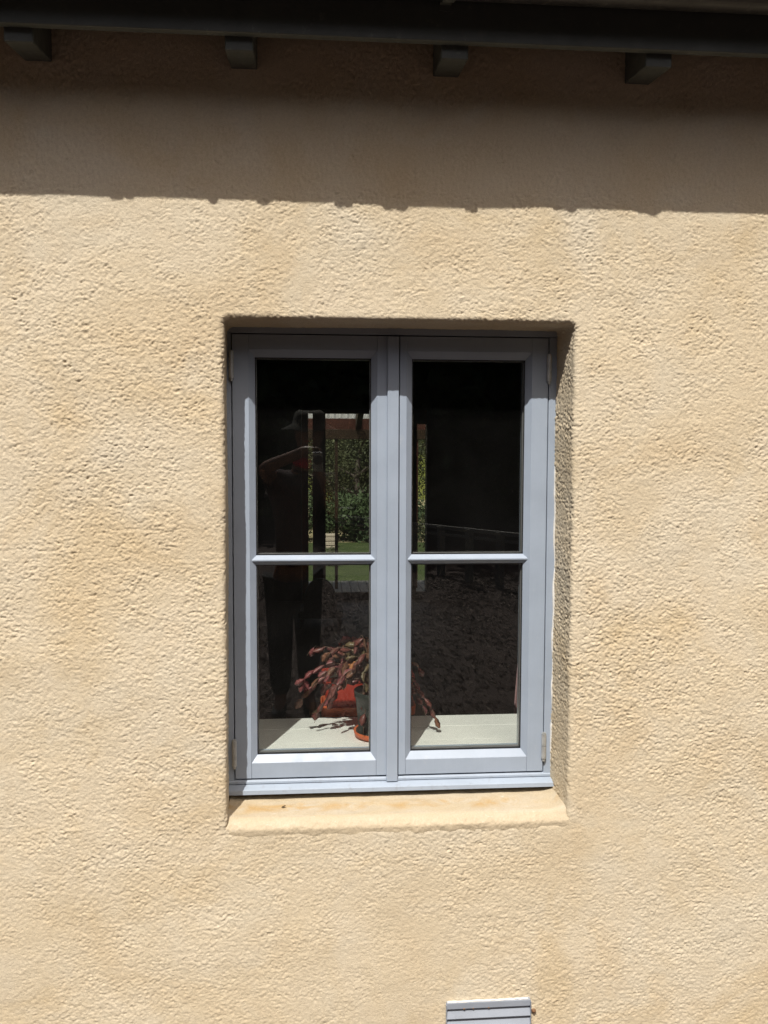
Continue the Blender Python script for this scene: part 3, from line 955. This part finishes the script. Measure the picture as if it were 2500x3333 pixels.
# red trough on a low stand just behind the sill
std = empty('plant_stand', (0.17, 0.55, 0.2))
tag(std, 'dark wooden stand holding the red planter behind the sill', 'plant stand')
boxo('top', (-0.03, 0.36, 0.465, 0.66, 0.737, 0.757), M['brownwood'], std, 0.003)
for x in (-0.01, 0.34):
    for y in (0.485, 0.64):
        boxo('leg', (x - 0.012, x + 0.012, y - 0.012, y + 0.012, 0.2, 0.737), M['brownwood'], std)
tro = empty('red_planter', (0.155, 0.55, 0.757))
tag(tro, 'glossy red trough planter standing behind the green pot', 'planter')


def rounded_rect(cx_, cy_, hx, hy, r, n=5):
    out = []
    for sx, sy, a0 in ((1, 1, 0), (-1, 1, 90), (-1, -1, 180), (1, -1, 270)):
        for k in range(n):
            a = math.radians(a0 + 90 * k / (n - 1))
            out.append((cx_ + sx * (hx - r) + r * math.cos(a), cy_ + sy * (hy - r) + r * math.sin(a)))
    return out


def loft(bm, secs):
    rings = [[bm.verts.new((x, y, z + 0.0152)) for x, y in rounded_rect(0.155, 0.555, hx, hy, r)] for hx, hy, r, z in secs]
    for a, b in zip(rings, rings[1:]):
        for k in range(len(a)):
            bm.faces.new((a[k], a[(k + 1) % len(a)], b[(k + 1) % len(a)], b[k]))
    bm.faces.new(rings[0][::-1]); bm.faces.new(rings[-1])


bm = bmesh.new()
loft(bm, [(0.128, 0.058, 0.018, 0.755), (0.140, 0.062, 0.02, 0.848), (0.145, 0.066, 0.02, 0.850), (0.145, 0.066, 0.02, 0.864), (0.139, 0.060, 0.018, 0.864), (0.137, 0.058, 0.018, 0.852)])
obj('trough', bm, M['redpot'], tro)
bm = bmesh.new()
loft(bm, [(0.134, 0.064, 0.02, 0.7425), (0.146, 0.072, 0.02, 0.745), (0.148, 0.074, 0.02, 0.772), (0.145, 0.071, 0.02, 0.772), (0.140, 0.068, 0.02, 0.750)])
obj('drip_tray', bm, M['clay'], tro)
bm = bmesh.new()
loft(bm, [(0.136, 0.057, 0.018, 0.848), (0.136, 0.057, 0.018, 0.856)])
obj('soil', bm, M['soil'], tro)
for tip, nj in (((-0.065, 0.44, 0.80), 8), ((-0.035, 0.46, 0.83), 7), ((0.01, 0.44, 0.84), 6), ((0.05, 0.47, 0.95), 5), ((0.24, 0.47, 0.93), 5), ((0.31, 0.46, 0.84), 6), ((0.11, 0.48, 0.97), 5)):
    trail(tro, (0.10 + rnd.uniform(-0.04, 0.06), 0.555, 0.866), 0.08, tip, nj, (0, 3, 1))

# ------------------------------------------------------------------ louvred wall vent
vt = empty('wall_vent', (0.4365, 0, 0.01))
tag(vt, 'small blue grey louvred metal vent low on the wall', 'vent')
VT = Matrix.Rotation(math.radians(-0.5), 4, 'Y')
bm = bmesh.new()
box(bm, 0.327, 0.546, -0.010, 0.02, 0.139, 0.157, 0.002)
obj('top_flange', bm, M['vent'], vt)
boxo('back_plate', (0.3285, 0.5445, -0.001, 0.019, -0.0, 0.1392), M['black'], vt)
for k in range(5):
    z1 = 0.1365 - k * 0.0245
    bm = bmesh.new()
    prism(bm, [(-0.0015, z1), (-0.0115, z1 - 0.021), (-0.0110, z1 - 0.0228), (-0.0095, z1 - 0.0228), (0.0005, z1 - 0.0015)], 'x', 0.3275, 0.5455)
    sl = obj('slat', bm, M['vent'], vt)
for x, w, k in ((0.372, 0.006, 0), (0.396, 0.004, 0), (0.436, 0.005, 0), (0.382, 0.01, 1), (0.405, 0.005, 1), (0.432, 0.012, 1), (0.470, 0.010, 1), (0.488, 0.006, 1)):
    z = 0.1385 - 0.0245 * k
    bm = bmesh.new()
    bmesh.ops.create_icosphere(bm, subdivisions=1, radius=1, matrix=Matrix.Translation((x, -0.0102 if k == 0 else -0.0098, z + 0.0018)) @ Matrix.Diagonal((w / 2, 0.0012, 0.0022, 1)))
    obj('rust_spot', bm, M['rust_and_gap'], vt)
boxo('end_plate', (0.3258, 0.3272, -0.0122, 0.018, 0.0, 0.152), M['vent'], vt)
boxo('end_plate', (0.5458, 0.5472, -0.0122, 0.018, 0.0, 0.152), M['vent'], vt)

bm = bmesh.new()
pts = [(0.329 + i * 0.0068, -0.0065 + rnd.uniform(-0.001, 0.001), 0.1575 + rnd.uniform(-0.0006, 0.001)) for i in range(32)]
tube(bm, pts, [0.0016 + 0.0012 * abs(math.sin(i * 0.7)) + rnd.uniform(0, 0.0006) for i in range(32)], 8)
obj('mortar_smear', bm, M['caulk'], vt, True)

# mud dab beside the vent, dry leaf scrap on the sill
bm = bmesh.new()
bmesh.ops.create_icosphere(bm, subdivisions=2, radius=1, matrix=Matrix.Translation((0.557, -0.003, 0.122)) @ Matrix.Diagonal((0.006, 0.006, 0.005, 1)))
for v in bm.verts: v.co += Vector((rnd.uniform(-1, 1), rnd.uniform(-1, 1), rnd.uniform(-1, 1))) * 0.0012
o = obj('mud_dab', bm, M['rust_and_gap'])
tag(o, 'small brown mud dab on the wall beside the vent', 'mud dab')
bm = bmesh.new()
V_ = [(-0.096, 0.063, 0.6555), (-0.092, 0.060, 0.6575), (-0.085, 0.062, 0.6600), (-0.087, 0.066, 0.6595), (-0.093, 0.066, 0.657)]
T_ = [bm.verts.new(v) for v in V_]
B_ = [bm.verts.new((x, y, z - 0.001)) for x, y, z in V_]
bm.faces.new(T_); bm.faces.new(B_[::-1])
for k in range(5): bm.faces.new((T_[k], B_[k], B_[(k + 1) % 5], T_[(k + 1) % 5]))
o = obj('leaf_scrap', bm, M['brownwood'])
tag(o, 'tiny dry brown leaf scrap on the stained outer sill', 'leaf')

# ------------------------------------------------------------------ garden beyond the house
tag(boxo('lawn', (-40, 40, 8.1, 15.0, -0.4, -0.12), M['grass']), kind='structure')
tag(boxo('under_house_ground', (-40, 40, 0.3, 8.1, -0.5, -0.16), M['mulch']), kind='structure')
tag(boxo('field', (-60, 60, 15.0, 34.0, -0.45, -0.14), M['field']), kind='structure')
bm = bmesh.new()
prism(bm, [(34.0, -0.5), (34.0, -0.13), (48, 0.9), (70, 2.1), (120, 6.0), (120, -0.5)], 'x', -90, 90)
tag(obj('hill', bm, M['meadow']), kind='structure')

deck = empty('garden_deck', (0.5, 7, -0.1))
tag(deck, 'grey timber deck boards outside the garden door', 'deck')
bm = bmesh.new(); box(bm, -0.0475, 0.0475, 0, 1.88, -0.03, 0, 0.003)
bme = bpy.data.meshes.new('board'); bm.to_mesh(bme); bm.free(); bme.materials.append(M['greywood'])
for k in range(-16, 26):
    o = bpy.data.objects.new('board', bme)
    o.matrix_parent_inverse = deck.matrix_basis.inverted()
    o.location = (0.264 + 0.1005 * k - 0.05, 6.145, 0.1 + rnd.uniform(-0.0015, 0.0015))
    link(o, deck)
boxo('joist', (-1.5, 2.9, 6.2, 7.95, -0.11, 0.069), M['brownwood'], deck)

ver = empty('verandah', (0.6, 7.4, 0.1))
tag(ver, 'red brown timber verandah frame over the deck with clear roofing', 'verandah')
boxo('beam', (-2.5, 4.0, 7.36, 7.45, 1.782, 1.892), M['brownwood'], ver, 0.004)
boxo('fascia', (-2.5, 4.0, 7.455, 7.48, 1.893, 2.015), M['redwood'], ver, 0.002)
boxo('slim_post', (0.187, 0.222, 7.38, 7.43, 0.1015, 1.781), M['brownwood'], ver, 0.003)
boxo('post', (1.071, 1.123, 7.38, 7.432, 0.1015, 1.781), M['redwood'], ver, 0.003)
boxo('post', (-1.9, -1.81, 7.37, 7.44, 0.1015, 1.781), M['redwood'], ver, 0.003)
boxo('post', (3.2, 3.29, 7.37, 7.44, 0.1015, 1.781), M['redwood'], ver, 0.003)
for x in (-1.6, -0.7, 0.42, 1.3, 2.2):
    bm = bmesh.new()
    prism(bm, [(6.15, 2.29), (6.15, 2.21), (7.35, 1.895), (7.50, 1.895), (7.50, 2.02)], 'x', x, x + 0.06)
    obj('rafter', bm, M['brownwood'], ver)
xs = np.linspace(-2.4, 3.9, 700)
P = np.zeros((700, 2, 3))
for j, (y, z) in enumerate(((6.15, 2.31), (7.62, 2.005))):
    P[:, j] = np.stack([xs, np.full(700, y), z + 0.012 + 0.012 * np.sin(xs * 2 * math.pi / 0.076)], -1)
o = obj('roofing', grid_mesh('roofing', P), M['clear'], ver)
md = o.modifiers.new('thick', 'SOLIDIFY'); md.thickness = 0.002

slw = empty('sleeper_wall', (0.22, 14, -0.12))
tag(slw, 'low stack of pale timber sleepers beyond the lawn', 'retaining wall')
for k, (z0, z1) in enumerate(((-0.25, -0.08), (-0.068, 0.0), (0.012, 0.08), (0.092, 0.14))):
    boxo('sleeper', (0.08, 0.36, 13.9 + 0.02 * k, 14.15, z0, z1), M['palewood'], slw, 0.008)


def crown_mesh(name, R, H, n, size, seed, conical=False, clumps=26):
    """leaf-sized faces gathered in clumps through the crown's volume"""
    r = np.random.RandomState(seed)
    c = r.normal(size=(clumps, 3)); c /= np.linalg.norm(c, axis=1)[:, None]
    c *= r.uniform(0.25, 1.0, (clumps, 1)) ** 0.5
    c[:, 0] *= R; c[:, 1] *= R; c[:, 2] *= H / 2
    if conical: c[:, :2] *= (1.15 - (c[:, 2:3] / (H / 2) + 1) / 2 * 0.95)
    k = r.randint(0, clumps, n)
    p = c[k] + r.normal(size=(n, 3)) * np.array([R, R, H / 2]) * 0.17
    a = r.normal(size=(n, 3)); a /= np.linalg.norm(a, axis=1)[:, None]
    b = np.cross(a, r.normal(size=(n, 3))); b /= np.linalg.norm(b, axis=1)[:, None]
    s = size * r.uniform(0.6, 1.5, (n, 1))
    V = np.stack([p - a * s, p + b * s * 0.45, p + a * s, p - b * s * 0.45], 1)
    return quads_mesh(name, V)


def trunk_mesh(name, h, r0, seed, limbs=6, R=1.0):
    r = random.Random(seed)
    bm = bmesh.new()
    pts = [(0.06 * h * math.sin(k * 1.3 + seed) * k / 6, 0.04 * h * math.cos(k + seed) * k / 6, h * k / 6) for k in range(7)]
    tube(bm, pts, [r0 * (1.25 if k == 0 else 1 - 0.11 * k) for k in range(7)], 9)
    for k in range(limbs):
        p = Vector(pts[2 + k % 4])
        a = r.uniform(0, 6.28)
        q = p + Vector((math.cos(a) * R * 0.5, math.sin(a) * R * 0.5, h * 0.15))
        e = p + Vector((math.cos(a) * R * 0.9, math.sin(a) * R * 0.9, h * 0.22))
        tube(bm, [p, q, e], [r0 * 0.4, r0 * 0.25, r0 * 0.08], 6)
    me = bpy.data.meshes.new(name)
    bm.normal_update(); bm.to_mesh(me); bm.free()
    me.materials.append(M['bark'])
    return me


PROTO = {}


def tree(kind, loc, sc, rz, label, group, cat='tree', name='garden_tree'):
    t = empty(name, loc)
    cm, tm, cz_ = PROTO[kind]
    for nm, me, z in (('trunk', tm, 0), ('crown', cm, cz_)):
        if me is None: continue
        o = bpy.data.objects.new(nm, me)
        o.location = (0, 0, z)
        link(o, t)
    t.scale = (sc, sc, sc)
    t.rotation_euler.z = rz
    tag(t, label, cat, group)
    return t


def proto(kind, R, H, n, size, seed, mt, trunk_h, r0, cz_, **k):
    me = crown_mesh('crown', R, H, n, size, seed, **k)
    me.materials.append(mt)
    PROTO[kind] = (me, trunk_mesh('trunk', trunk_h, r0, seed, R=R) if trunk_h else None, cz_)


proto('garden', 1.6, 3.6, 24000, 0.030, 1, M['leafmid'], 2.6, 0.10, 2.25, clumps=45)
proto('pine', 1.7, 4.4, 22000, 0.036, 2, M['leafdark'], 3.4, 0.12, 2.6, clumps=45)
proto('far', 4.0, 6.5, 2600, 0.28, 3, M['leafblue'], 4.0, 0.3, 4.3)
proto('shrub', 0.45, 0.7, 1600, 0.035, 4, M['leafmid'], 0.35, 0.02, 0.38)
proto('bush', 0.5, 0.75, 3500, 0.03, 8, M['leafdark'], 0.35, 0.02, 0.36)
proto('backdrop', 3.0, 8.0, 9000, 0.17, 5, M['leafdark'], 5.0, 0.22, 4.1, clumps=60)
GT = 'trees beyond the lawn'
for k, (x, y, s, kd, lb) in enumerate(((0.95, 17.5, 1.0, 'garden', 'olive green tree beyond the lawn, seen through the left pane beside the slim post'),
                                       (1.75, 18.6, 0.95, 'garden', 'olive green tree seen next to the central window post, beyond the lawn'),
                                       (-0.1, 19.5, 1.05, 'pine', 'dark evergreen behind the pale sleeper stack beyond the lawn'),
                                       (1.3, 21.5, 1.05, 'pine', 'dark evergreen between and behind the two olive trees beyond the lawn'),
                                       (-1.6, 18.0, 1.0, 'garden', 'olive tree beyond the lawn hidden mostly by the door stile'))):
    tree(kd, (x, y, -0.14), s, k * 1.7, lb, GT)
FT = 'blue green trees on the far hill'
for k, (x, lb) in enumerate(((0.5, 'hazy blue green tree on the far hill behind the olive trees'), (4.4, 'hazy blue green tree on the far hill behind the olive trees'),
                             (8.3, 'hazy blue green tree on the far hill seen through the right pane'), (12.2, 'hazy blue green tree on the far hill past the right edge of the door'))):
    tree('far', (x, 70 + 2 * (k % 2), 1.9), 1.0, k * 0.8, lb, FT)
tree('shrub', (0.13, 11.2, -0.12), 0.42, 0.3, 'small bright green shrub on the lawn edge', None, 'shrub', 'shrub')
tree('shrub', (2.2, 12.9, -0.12), 1.0, 1.3, 'leafy low shrub at the end of the lawn in the right pane', None, 'shrub', 'shrub')
for k, (x, y, s_) in enumerate(((0.55, 15.6, 1.3), (1.25, 15.3, 1.5), (1.8, 15.9, 1.3), (-0.6, 15.5, 1.4))):
    tree('bush', (x, y, -0.14), s_, k * 2.3, 'dark low bush at the foot of the trees beyond the lawn', 'bushes beyond the lawn', 'bush', 'bush')

# ------------------------------------------------------------------ what the panes reflect
BT = 'evergreens behind the photographer'
for k, (x, y) in enumerate(((-8.5, -17), (-5.2, -15.5), (-2.2, -17.2), (0.6, -15.2), (3.4, -16.8), (6.0, -15.0), (8.8, -17.0), (12.0, -16), (-0.8, -20), (4.6, -20.5), (2.0, -18.8), (7.6, -19.5))):
    tree('backdrop', (x, y, 0.25), 1.05, k * 1.1, 'tall dark evergreen mirrored in the upper panes behind the photographer', BT, name='evergreen_tree')

ang = np.linspace(math.radians(185), math.radians(355), 90)  # unseen hill ring, added to block low sky light from the wall
rad = np.array([24.0, 27.0, 31.0, 36.0, 46.0])
P = np.zeros((90, 5, 3))
for j, (r0, h0) in enumerate(zip(rad, (0.3, 6.5, 9.5, 11.5, 12.5))):
    hh = h0 + (1.6 * np.sin(ang * 9) + 1.1 * np.sin(ang * 23 + 1)) * (j > 0)
    P[:, j] = np.stack([r0 * np.cos(ang), r0 * np.sin(ang), hh], -1)
M['sky_screen'] = varied('sky_blocking_hillside', (0.012, 0.022, 0.008), (0.04, 0.055, 0.02), 1.2, 0.95, 0.1, 0.6, 1.5)
tag(obj('hill', grid_mesh('hill', P), M['sky_screen']), kind='structure')

fen = empty('rail_fence', (1.6, -7.0, 0.1))
tag(fen, 'weathered grey post and rail fence faintly mirrored in the right pane', 'fence')
fd = Vector((0.77, 1.29, 0)).normalized()
fp = Vector((1.29, -7.62, 0))
fa = math.atan2(fd.y, fd.x)


def oriented(name, c, L, w, h, parent, mt):
    bm = bmesh.new()
    box(bm, -L / 2, L / 2, -w / 2, w / 2, -h / 2, h / 2, 0.005)
    bmesh.ops.transform(bm, matrix=Matrix.Translation(c) @ Matrix.Rotation(fa, 4, 'Z'), verts=bm.verts)
    return obj(name, bm, mt, parent)


for zc in (0.77, 0.69):
    oriented('rail', fp + fd * 1.0 + Vector((0, 0, zc)), 6.5, 0.04, 0.045 if zc > 0.7 else 0.03, fen, M['greywood'])
for k in range(-3, 7):
    c = fp + fd * (0.28 + 0.5 * k)
    oriented('post', c + Vector((0, 0, 0.45)), 0.07, 0.07, 0.66, fen, M['greywood'])


# the photographer, facing the wall with the camera held up on edge
def skinned(name, joints, bones, mt, parent=None, sub=2, root=0):
    bm = bmesh.new()
    vs = [bm.verts.new(j[:3]) for j in joints]
    for a, b in bones: bm.edges.new((vs[a], vs[b]))
    me = bpy.data.meshes.new(name)
    bm.to_mesh(me); bm.free()
    me.materials.append(mt)
    o = obj(name, me, None, parent)
    o.modifiers.new('skin', 'SKIN').use_smooth_shade = True
    if not me.skin_vertices:
        bpy.context.view_layer.objects.active = o
    sv = me.skin_vertices[0].data
    for k, j in enumerate(joints):
        r = j[3]
        sv[k].radius = r if hasattr(r, '__len__') else (r, r)
        sv[k].use_root = (k == root)
    ss = o.modifiers.new('sub', 'SUBSURF'); ss.levels = sub; ss.render_levels = sub
    return o


PX, PY, PG = -0.12, -2.50, 0.075
J = [  # pelvis, spine, chest, neck base, neck, jaw, head, crown
    (PX - 0.03, PY - 0.02, 0.96, (0.085, 0.07)), (PX - 0.02, PY - 0.02, 1.12, (0.08, 0.06)), (PX, PY - 0.01, 1.32, (0.09, 0.07)), (PX + 0.02, PY, 1.47, (0.075, 0.065)),
    (PX + 0.05, PY + 0.02, 1.565, 0.052), (PX + 0.065, PY + 0.055, 1.635, (0.058, 0.062)), (PX + 0.07, PY + 0.04, 1.715, (0.075, 0.088)), (PX + 0.072, PY + 0.03, 1.79, (0.060, 0.072)),
    # left arm out to the elbow then back to the top of the camera
    (PX - 0.13, PY, 1.43, 0.055), (PX - 0.185, PY + 0.14, 1.50, 0.043), (PX + 0.02, PY + 0.30, 1.585, 0.030), (PX + 0.075, PY + 0.345, 1.608, (0.034, 0.016)),
    # right arm
    (PX + 0.165, PY, 1.42, 0.055), (PX + 0.215, PY + 0.12, 1.24, 0.042), (PX + 0.155, PY + 0.31, 1.43, 0.029), (PX + 0.130, PY + 0.36, 1.475, (0.034, 0.016)),
    # legs
    (PX - 0.105, PY - 0.02, 0.86, 0.055), (PX - 0.10, PY + 0.01, 0.52, 0.042), (PX - 0.10, PY - 0.03, 0.15, 0.036), (PX - 0.11, PY + 0.12, PG + 0.03, (0.04, 0.026)),
    (PX + 0.055, PY - 0.02, 0.86, 0.055), (PX + 0.06, PY + 0.01, 0.52, 0.042), (PX + 0.065, PY - 0.03, 0.15, 0.036), (PX + 0.085, PY + 0.12, PG + 0.03, (0.04, 0.026)),
    # nose, ears
    (PX + 0.068, PY + 0.135, 1.705, 0.012), (PX - 0.008, PY + 0.03, 1.71, 0.012), (PX + 0.15, PY + 0.03, 1.71, 0.012)]
Bn = [(0, 1), (1, 2), (2, 3), (3, 4), (4, 5), (5, 6), (6, 7), (2, 8), (8, 9), (9, 10), (10, 11), (2, 12), (12, 13), (13, 14), (14, 15),
      (0, 16), (16, 17), (17, 18), (18, 19), (0, 20), (20, 21), (21, 22), (22, 23), (6, 24), (6, 25), (6, 26)]


def finger(base, pts, r):
    i = len(J)
    J.append((*pts[0], r)); J.append((*pts[1], r * 0.92)); J.append((*pts[2], r * 0.8))
    Bn.extend([(base, i), (i, i + 1), (i + 1, i + 2)])


hx, hy = PX + 0.075, PY + 0.345
for k, (dx, l) in enumerate(((0.028, 0.9), (0.012, 1.0), (-0.005, 0.95), (-0.02, 0.78))):      # fingers curl over the camera's upper end
    finger(11, [(hx + 0.03 + dx * 0.5, hy + 0.010 - k * 0.014, 1.612), (hx + 0.045 + dx * 0.5, hy + 0.012 - k * 0.015, 1.602), (hx + 0.048 + dx * 0.4, hy + 0.008 - k * 0.015, 1.585 + 0.004 * k)], 0.0085)
finger(11, [(hx + 0.015, hy - 0.035, 1.597), (hx + 0.03, hy - 0.045, 1.582), (hx + 0.04, hy - 0.045, 1.565)], 0.0095)
hx, hy = PX + 0.130, PY + 0.36
for k in range(4):                                                                                 # fingers cradle it from below
    finger(15, [(hx - 0.012, hy + 0.010 - k * 0.015, 1.484), (hx - 0.028, hy + 0.010 - k * 0.015, 1.486), (hx - 0.040, hy + 0.008 - k * 0.015, 1.490 - 0.002 * k)], 0.0085)
finger(15, [(hx + 0.01, hy - 0.03, 1.492), (hx + 0.012, hy - 0.035, 1.512), (hx + 0.008, hy - 0.036, 1.532)], 0.0095)

person = skinned('person', J, Bn, M['skin'])
tag(person, 'photographer in dark clothes and red neckerchief mirrored in the left panes', 'person')
g = lambda i, d: (*J[i][:3], tuple(a + d for a in J[i][3]) if hasattr(J[i][3], '__len__') else J[i][3] + d)
sh = [(PX - 0.035, PY - 0.02, 0.90, (0.135, 0.115)), g(1, 0.042), g(2, 0.048), g(3, 0.014), (PX + 0.04, PY + 0.01, 1.515, 0.068), g(8, 0.014), (PX - 0.160, PY + 0.075, 1.468, 0.062), g(12, 0.014), (PX + 0.19, PY + 0.06, 1.33, 0.062)]
skinned('shirt', sh, [(0, 1), (1, 2), (2, 3), (3, 4), (2, 5), (5, 6), (2, 7), (7, 8)], M['shirt'], person)
skinned('neckerchief', [(PX + 0.035, PY + 0.012, 1.50, (0.095, 0.080)), (PX + 0.045, PY + 0.018, 1.545, (0.072, 0.068)), (PX + 0.05, PY + 0.022, 1.585, (0.060, 0.060))], [(0, 1), (1, 2)], M['scarf'], person)
tr = [g(0, 0.055), g(16, 0.048), g(17, 0.036), (*J[18][:2], 0.17, 0.062), g(20, 0.048), g(21, 0.036), (*J[22][:2], 0.17, 0.062)]
skinned('trousers', tr, [(0, 1), (1, 2), (2, 3), (0, 4), (4, 5), (5, 6)], M['trousers'], person)
skinned('shoe', [(PX - 0.10, PY - 0.06, PG + 0.035, 0.042), (PX - 0.105, PY + 0.05, PG + 0.035, (0.045, 0.036)), (PX - 0.115, PY + 0.16, PG + 0.025, (0.042, 0.025))], [(0, 1), (1, 2)], M['trousers'], person)
skinned('shoe', [(PX + 0.065, PY - 0.06, PG + 0.035, 0.042), (PX + 0.075, PY + 0.05, PG + 0.035, (0.045, 0.036)), (PX + 0.09, PY + 0.16, PG + 0.025, (0.042, 0.025))], [(0, 1), (1, 2)], M['trousers'], person)
bm = bmesh.new()
hc = (PX + 0.072, PY + 0.035, 0)
lathe(bm, [(0.088, 1.742), (0.150, 1.728), (0.158, 1.722), (0.158, 1.726), (0.100, 1.748), (0.092, 1.775), (0.084, 1.812), (0.060, 1.832), (0.010, 1.834)], 28, hc)
for v in bm.verts: v.co.z += 0.006 * math.sin(v.co.x * 31) - 0.10 * (v.co.y - hc[1])
obj('sun_hat', bm, M['cap'], person, True)
bm = bmesh.new()
bmesh.ops.create_uvsphere(bm, u_segments=20, v_segments=12, radius=1, matrix=Matrix.Translation((PX + 0.071, PY + 0.005, 1.70)) @ Matrix.Diagonal((0.086, 0.085, 0.10, 1)))
obj('hair', bm, M['hair'], person, True)
for s_ in (-1, 1):
    bm = bmesh.new()
    bmesh.ops.create_uvsphere(bm, u_segments=10, v_segments=8, radius=0.010, matrix=Matrix.Translation((PX + 0.068 + s_ * 0.030, PY + 0.116, 1.722)))
    obj('eye', bm, M['hair'], person, True)
bm = bmesh.new()
box(bm, PX + 0.05, PX + 0.086, PY + 0.112, PY + 0.124, 1.652, 1.658, 0.002)
obj('mouth', bm, M['redpot'], person)

pc = empty('compact_camera', (0, -2.13, 1.50))
tag(pc, 'silver compact camera held upright by the photographer', 'camera')
boxo('body', (-0.034, 0.026, -2.145, -2.112, 1.488, 1.592), M['silver'], pc, 0.006)
bm = bmesh.new()
tube(bm, [(0, -2.113, 1.55), (0, -2.098, 1.55)], [0.026, 0.024], 28)
tube(bm, [(0, -2.099, 1.55), (0, -2.090, 1.55)], [0.021, 0.020], 28)
obj('lens', bm, M['black'], pc)
bm = bmesh.new()
pts = [Vector((-0.03, -2.13, 1.50)) + Vector((-0.11 * math.sin(t * math.pi) , -0.02, -0.09 * math.sin(t * math.pi * 0.5))) for t in np.linspace(0, 1, 14)]
tube(bm, pts, 0.004, 6)
obj('wrist_strap', bm, M['trousers'], pc)
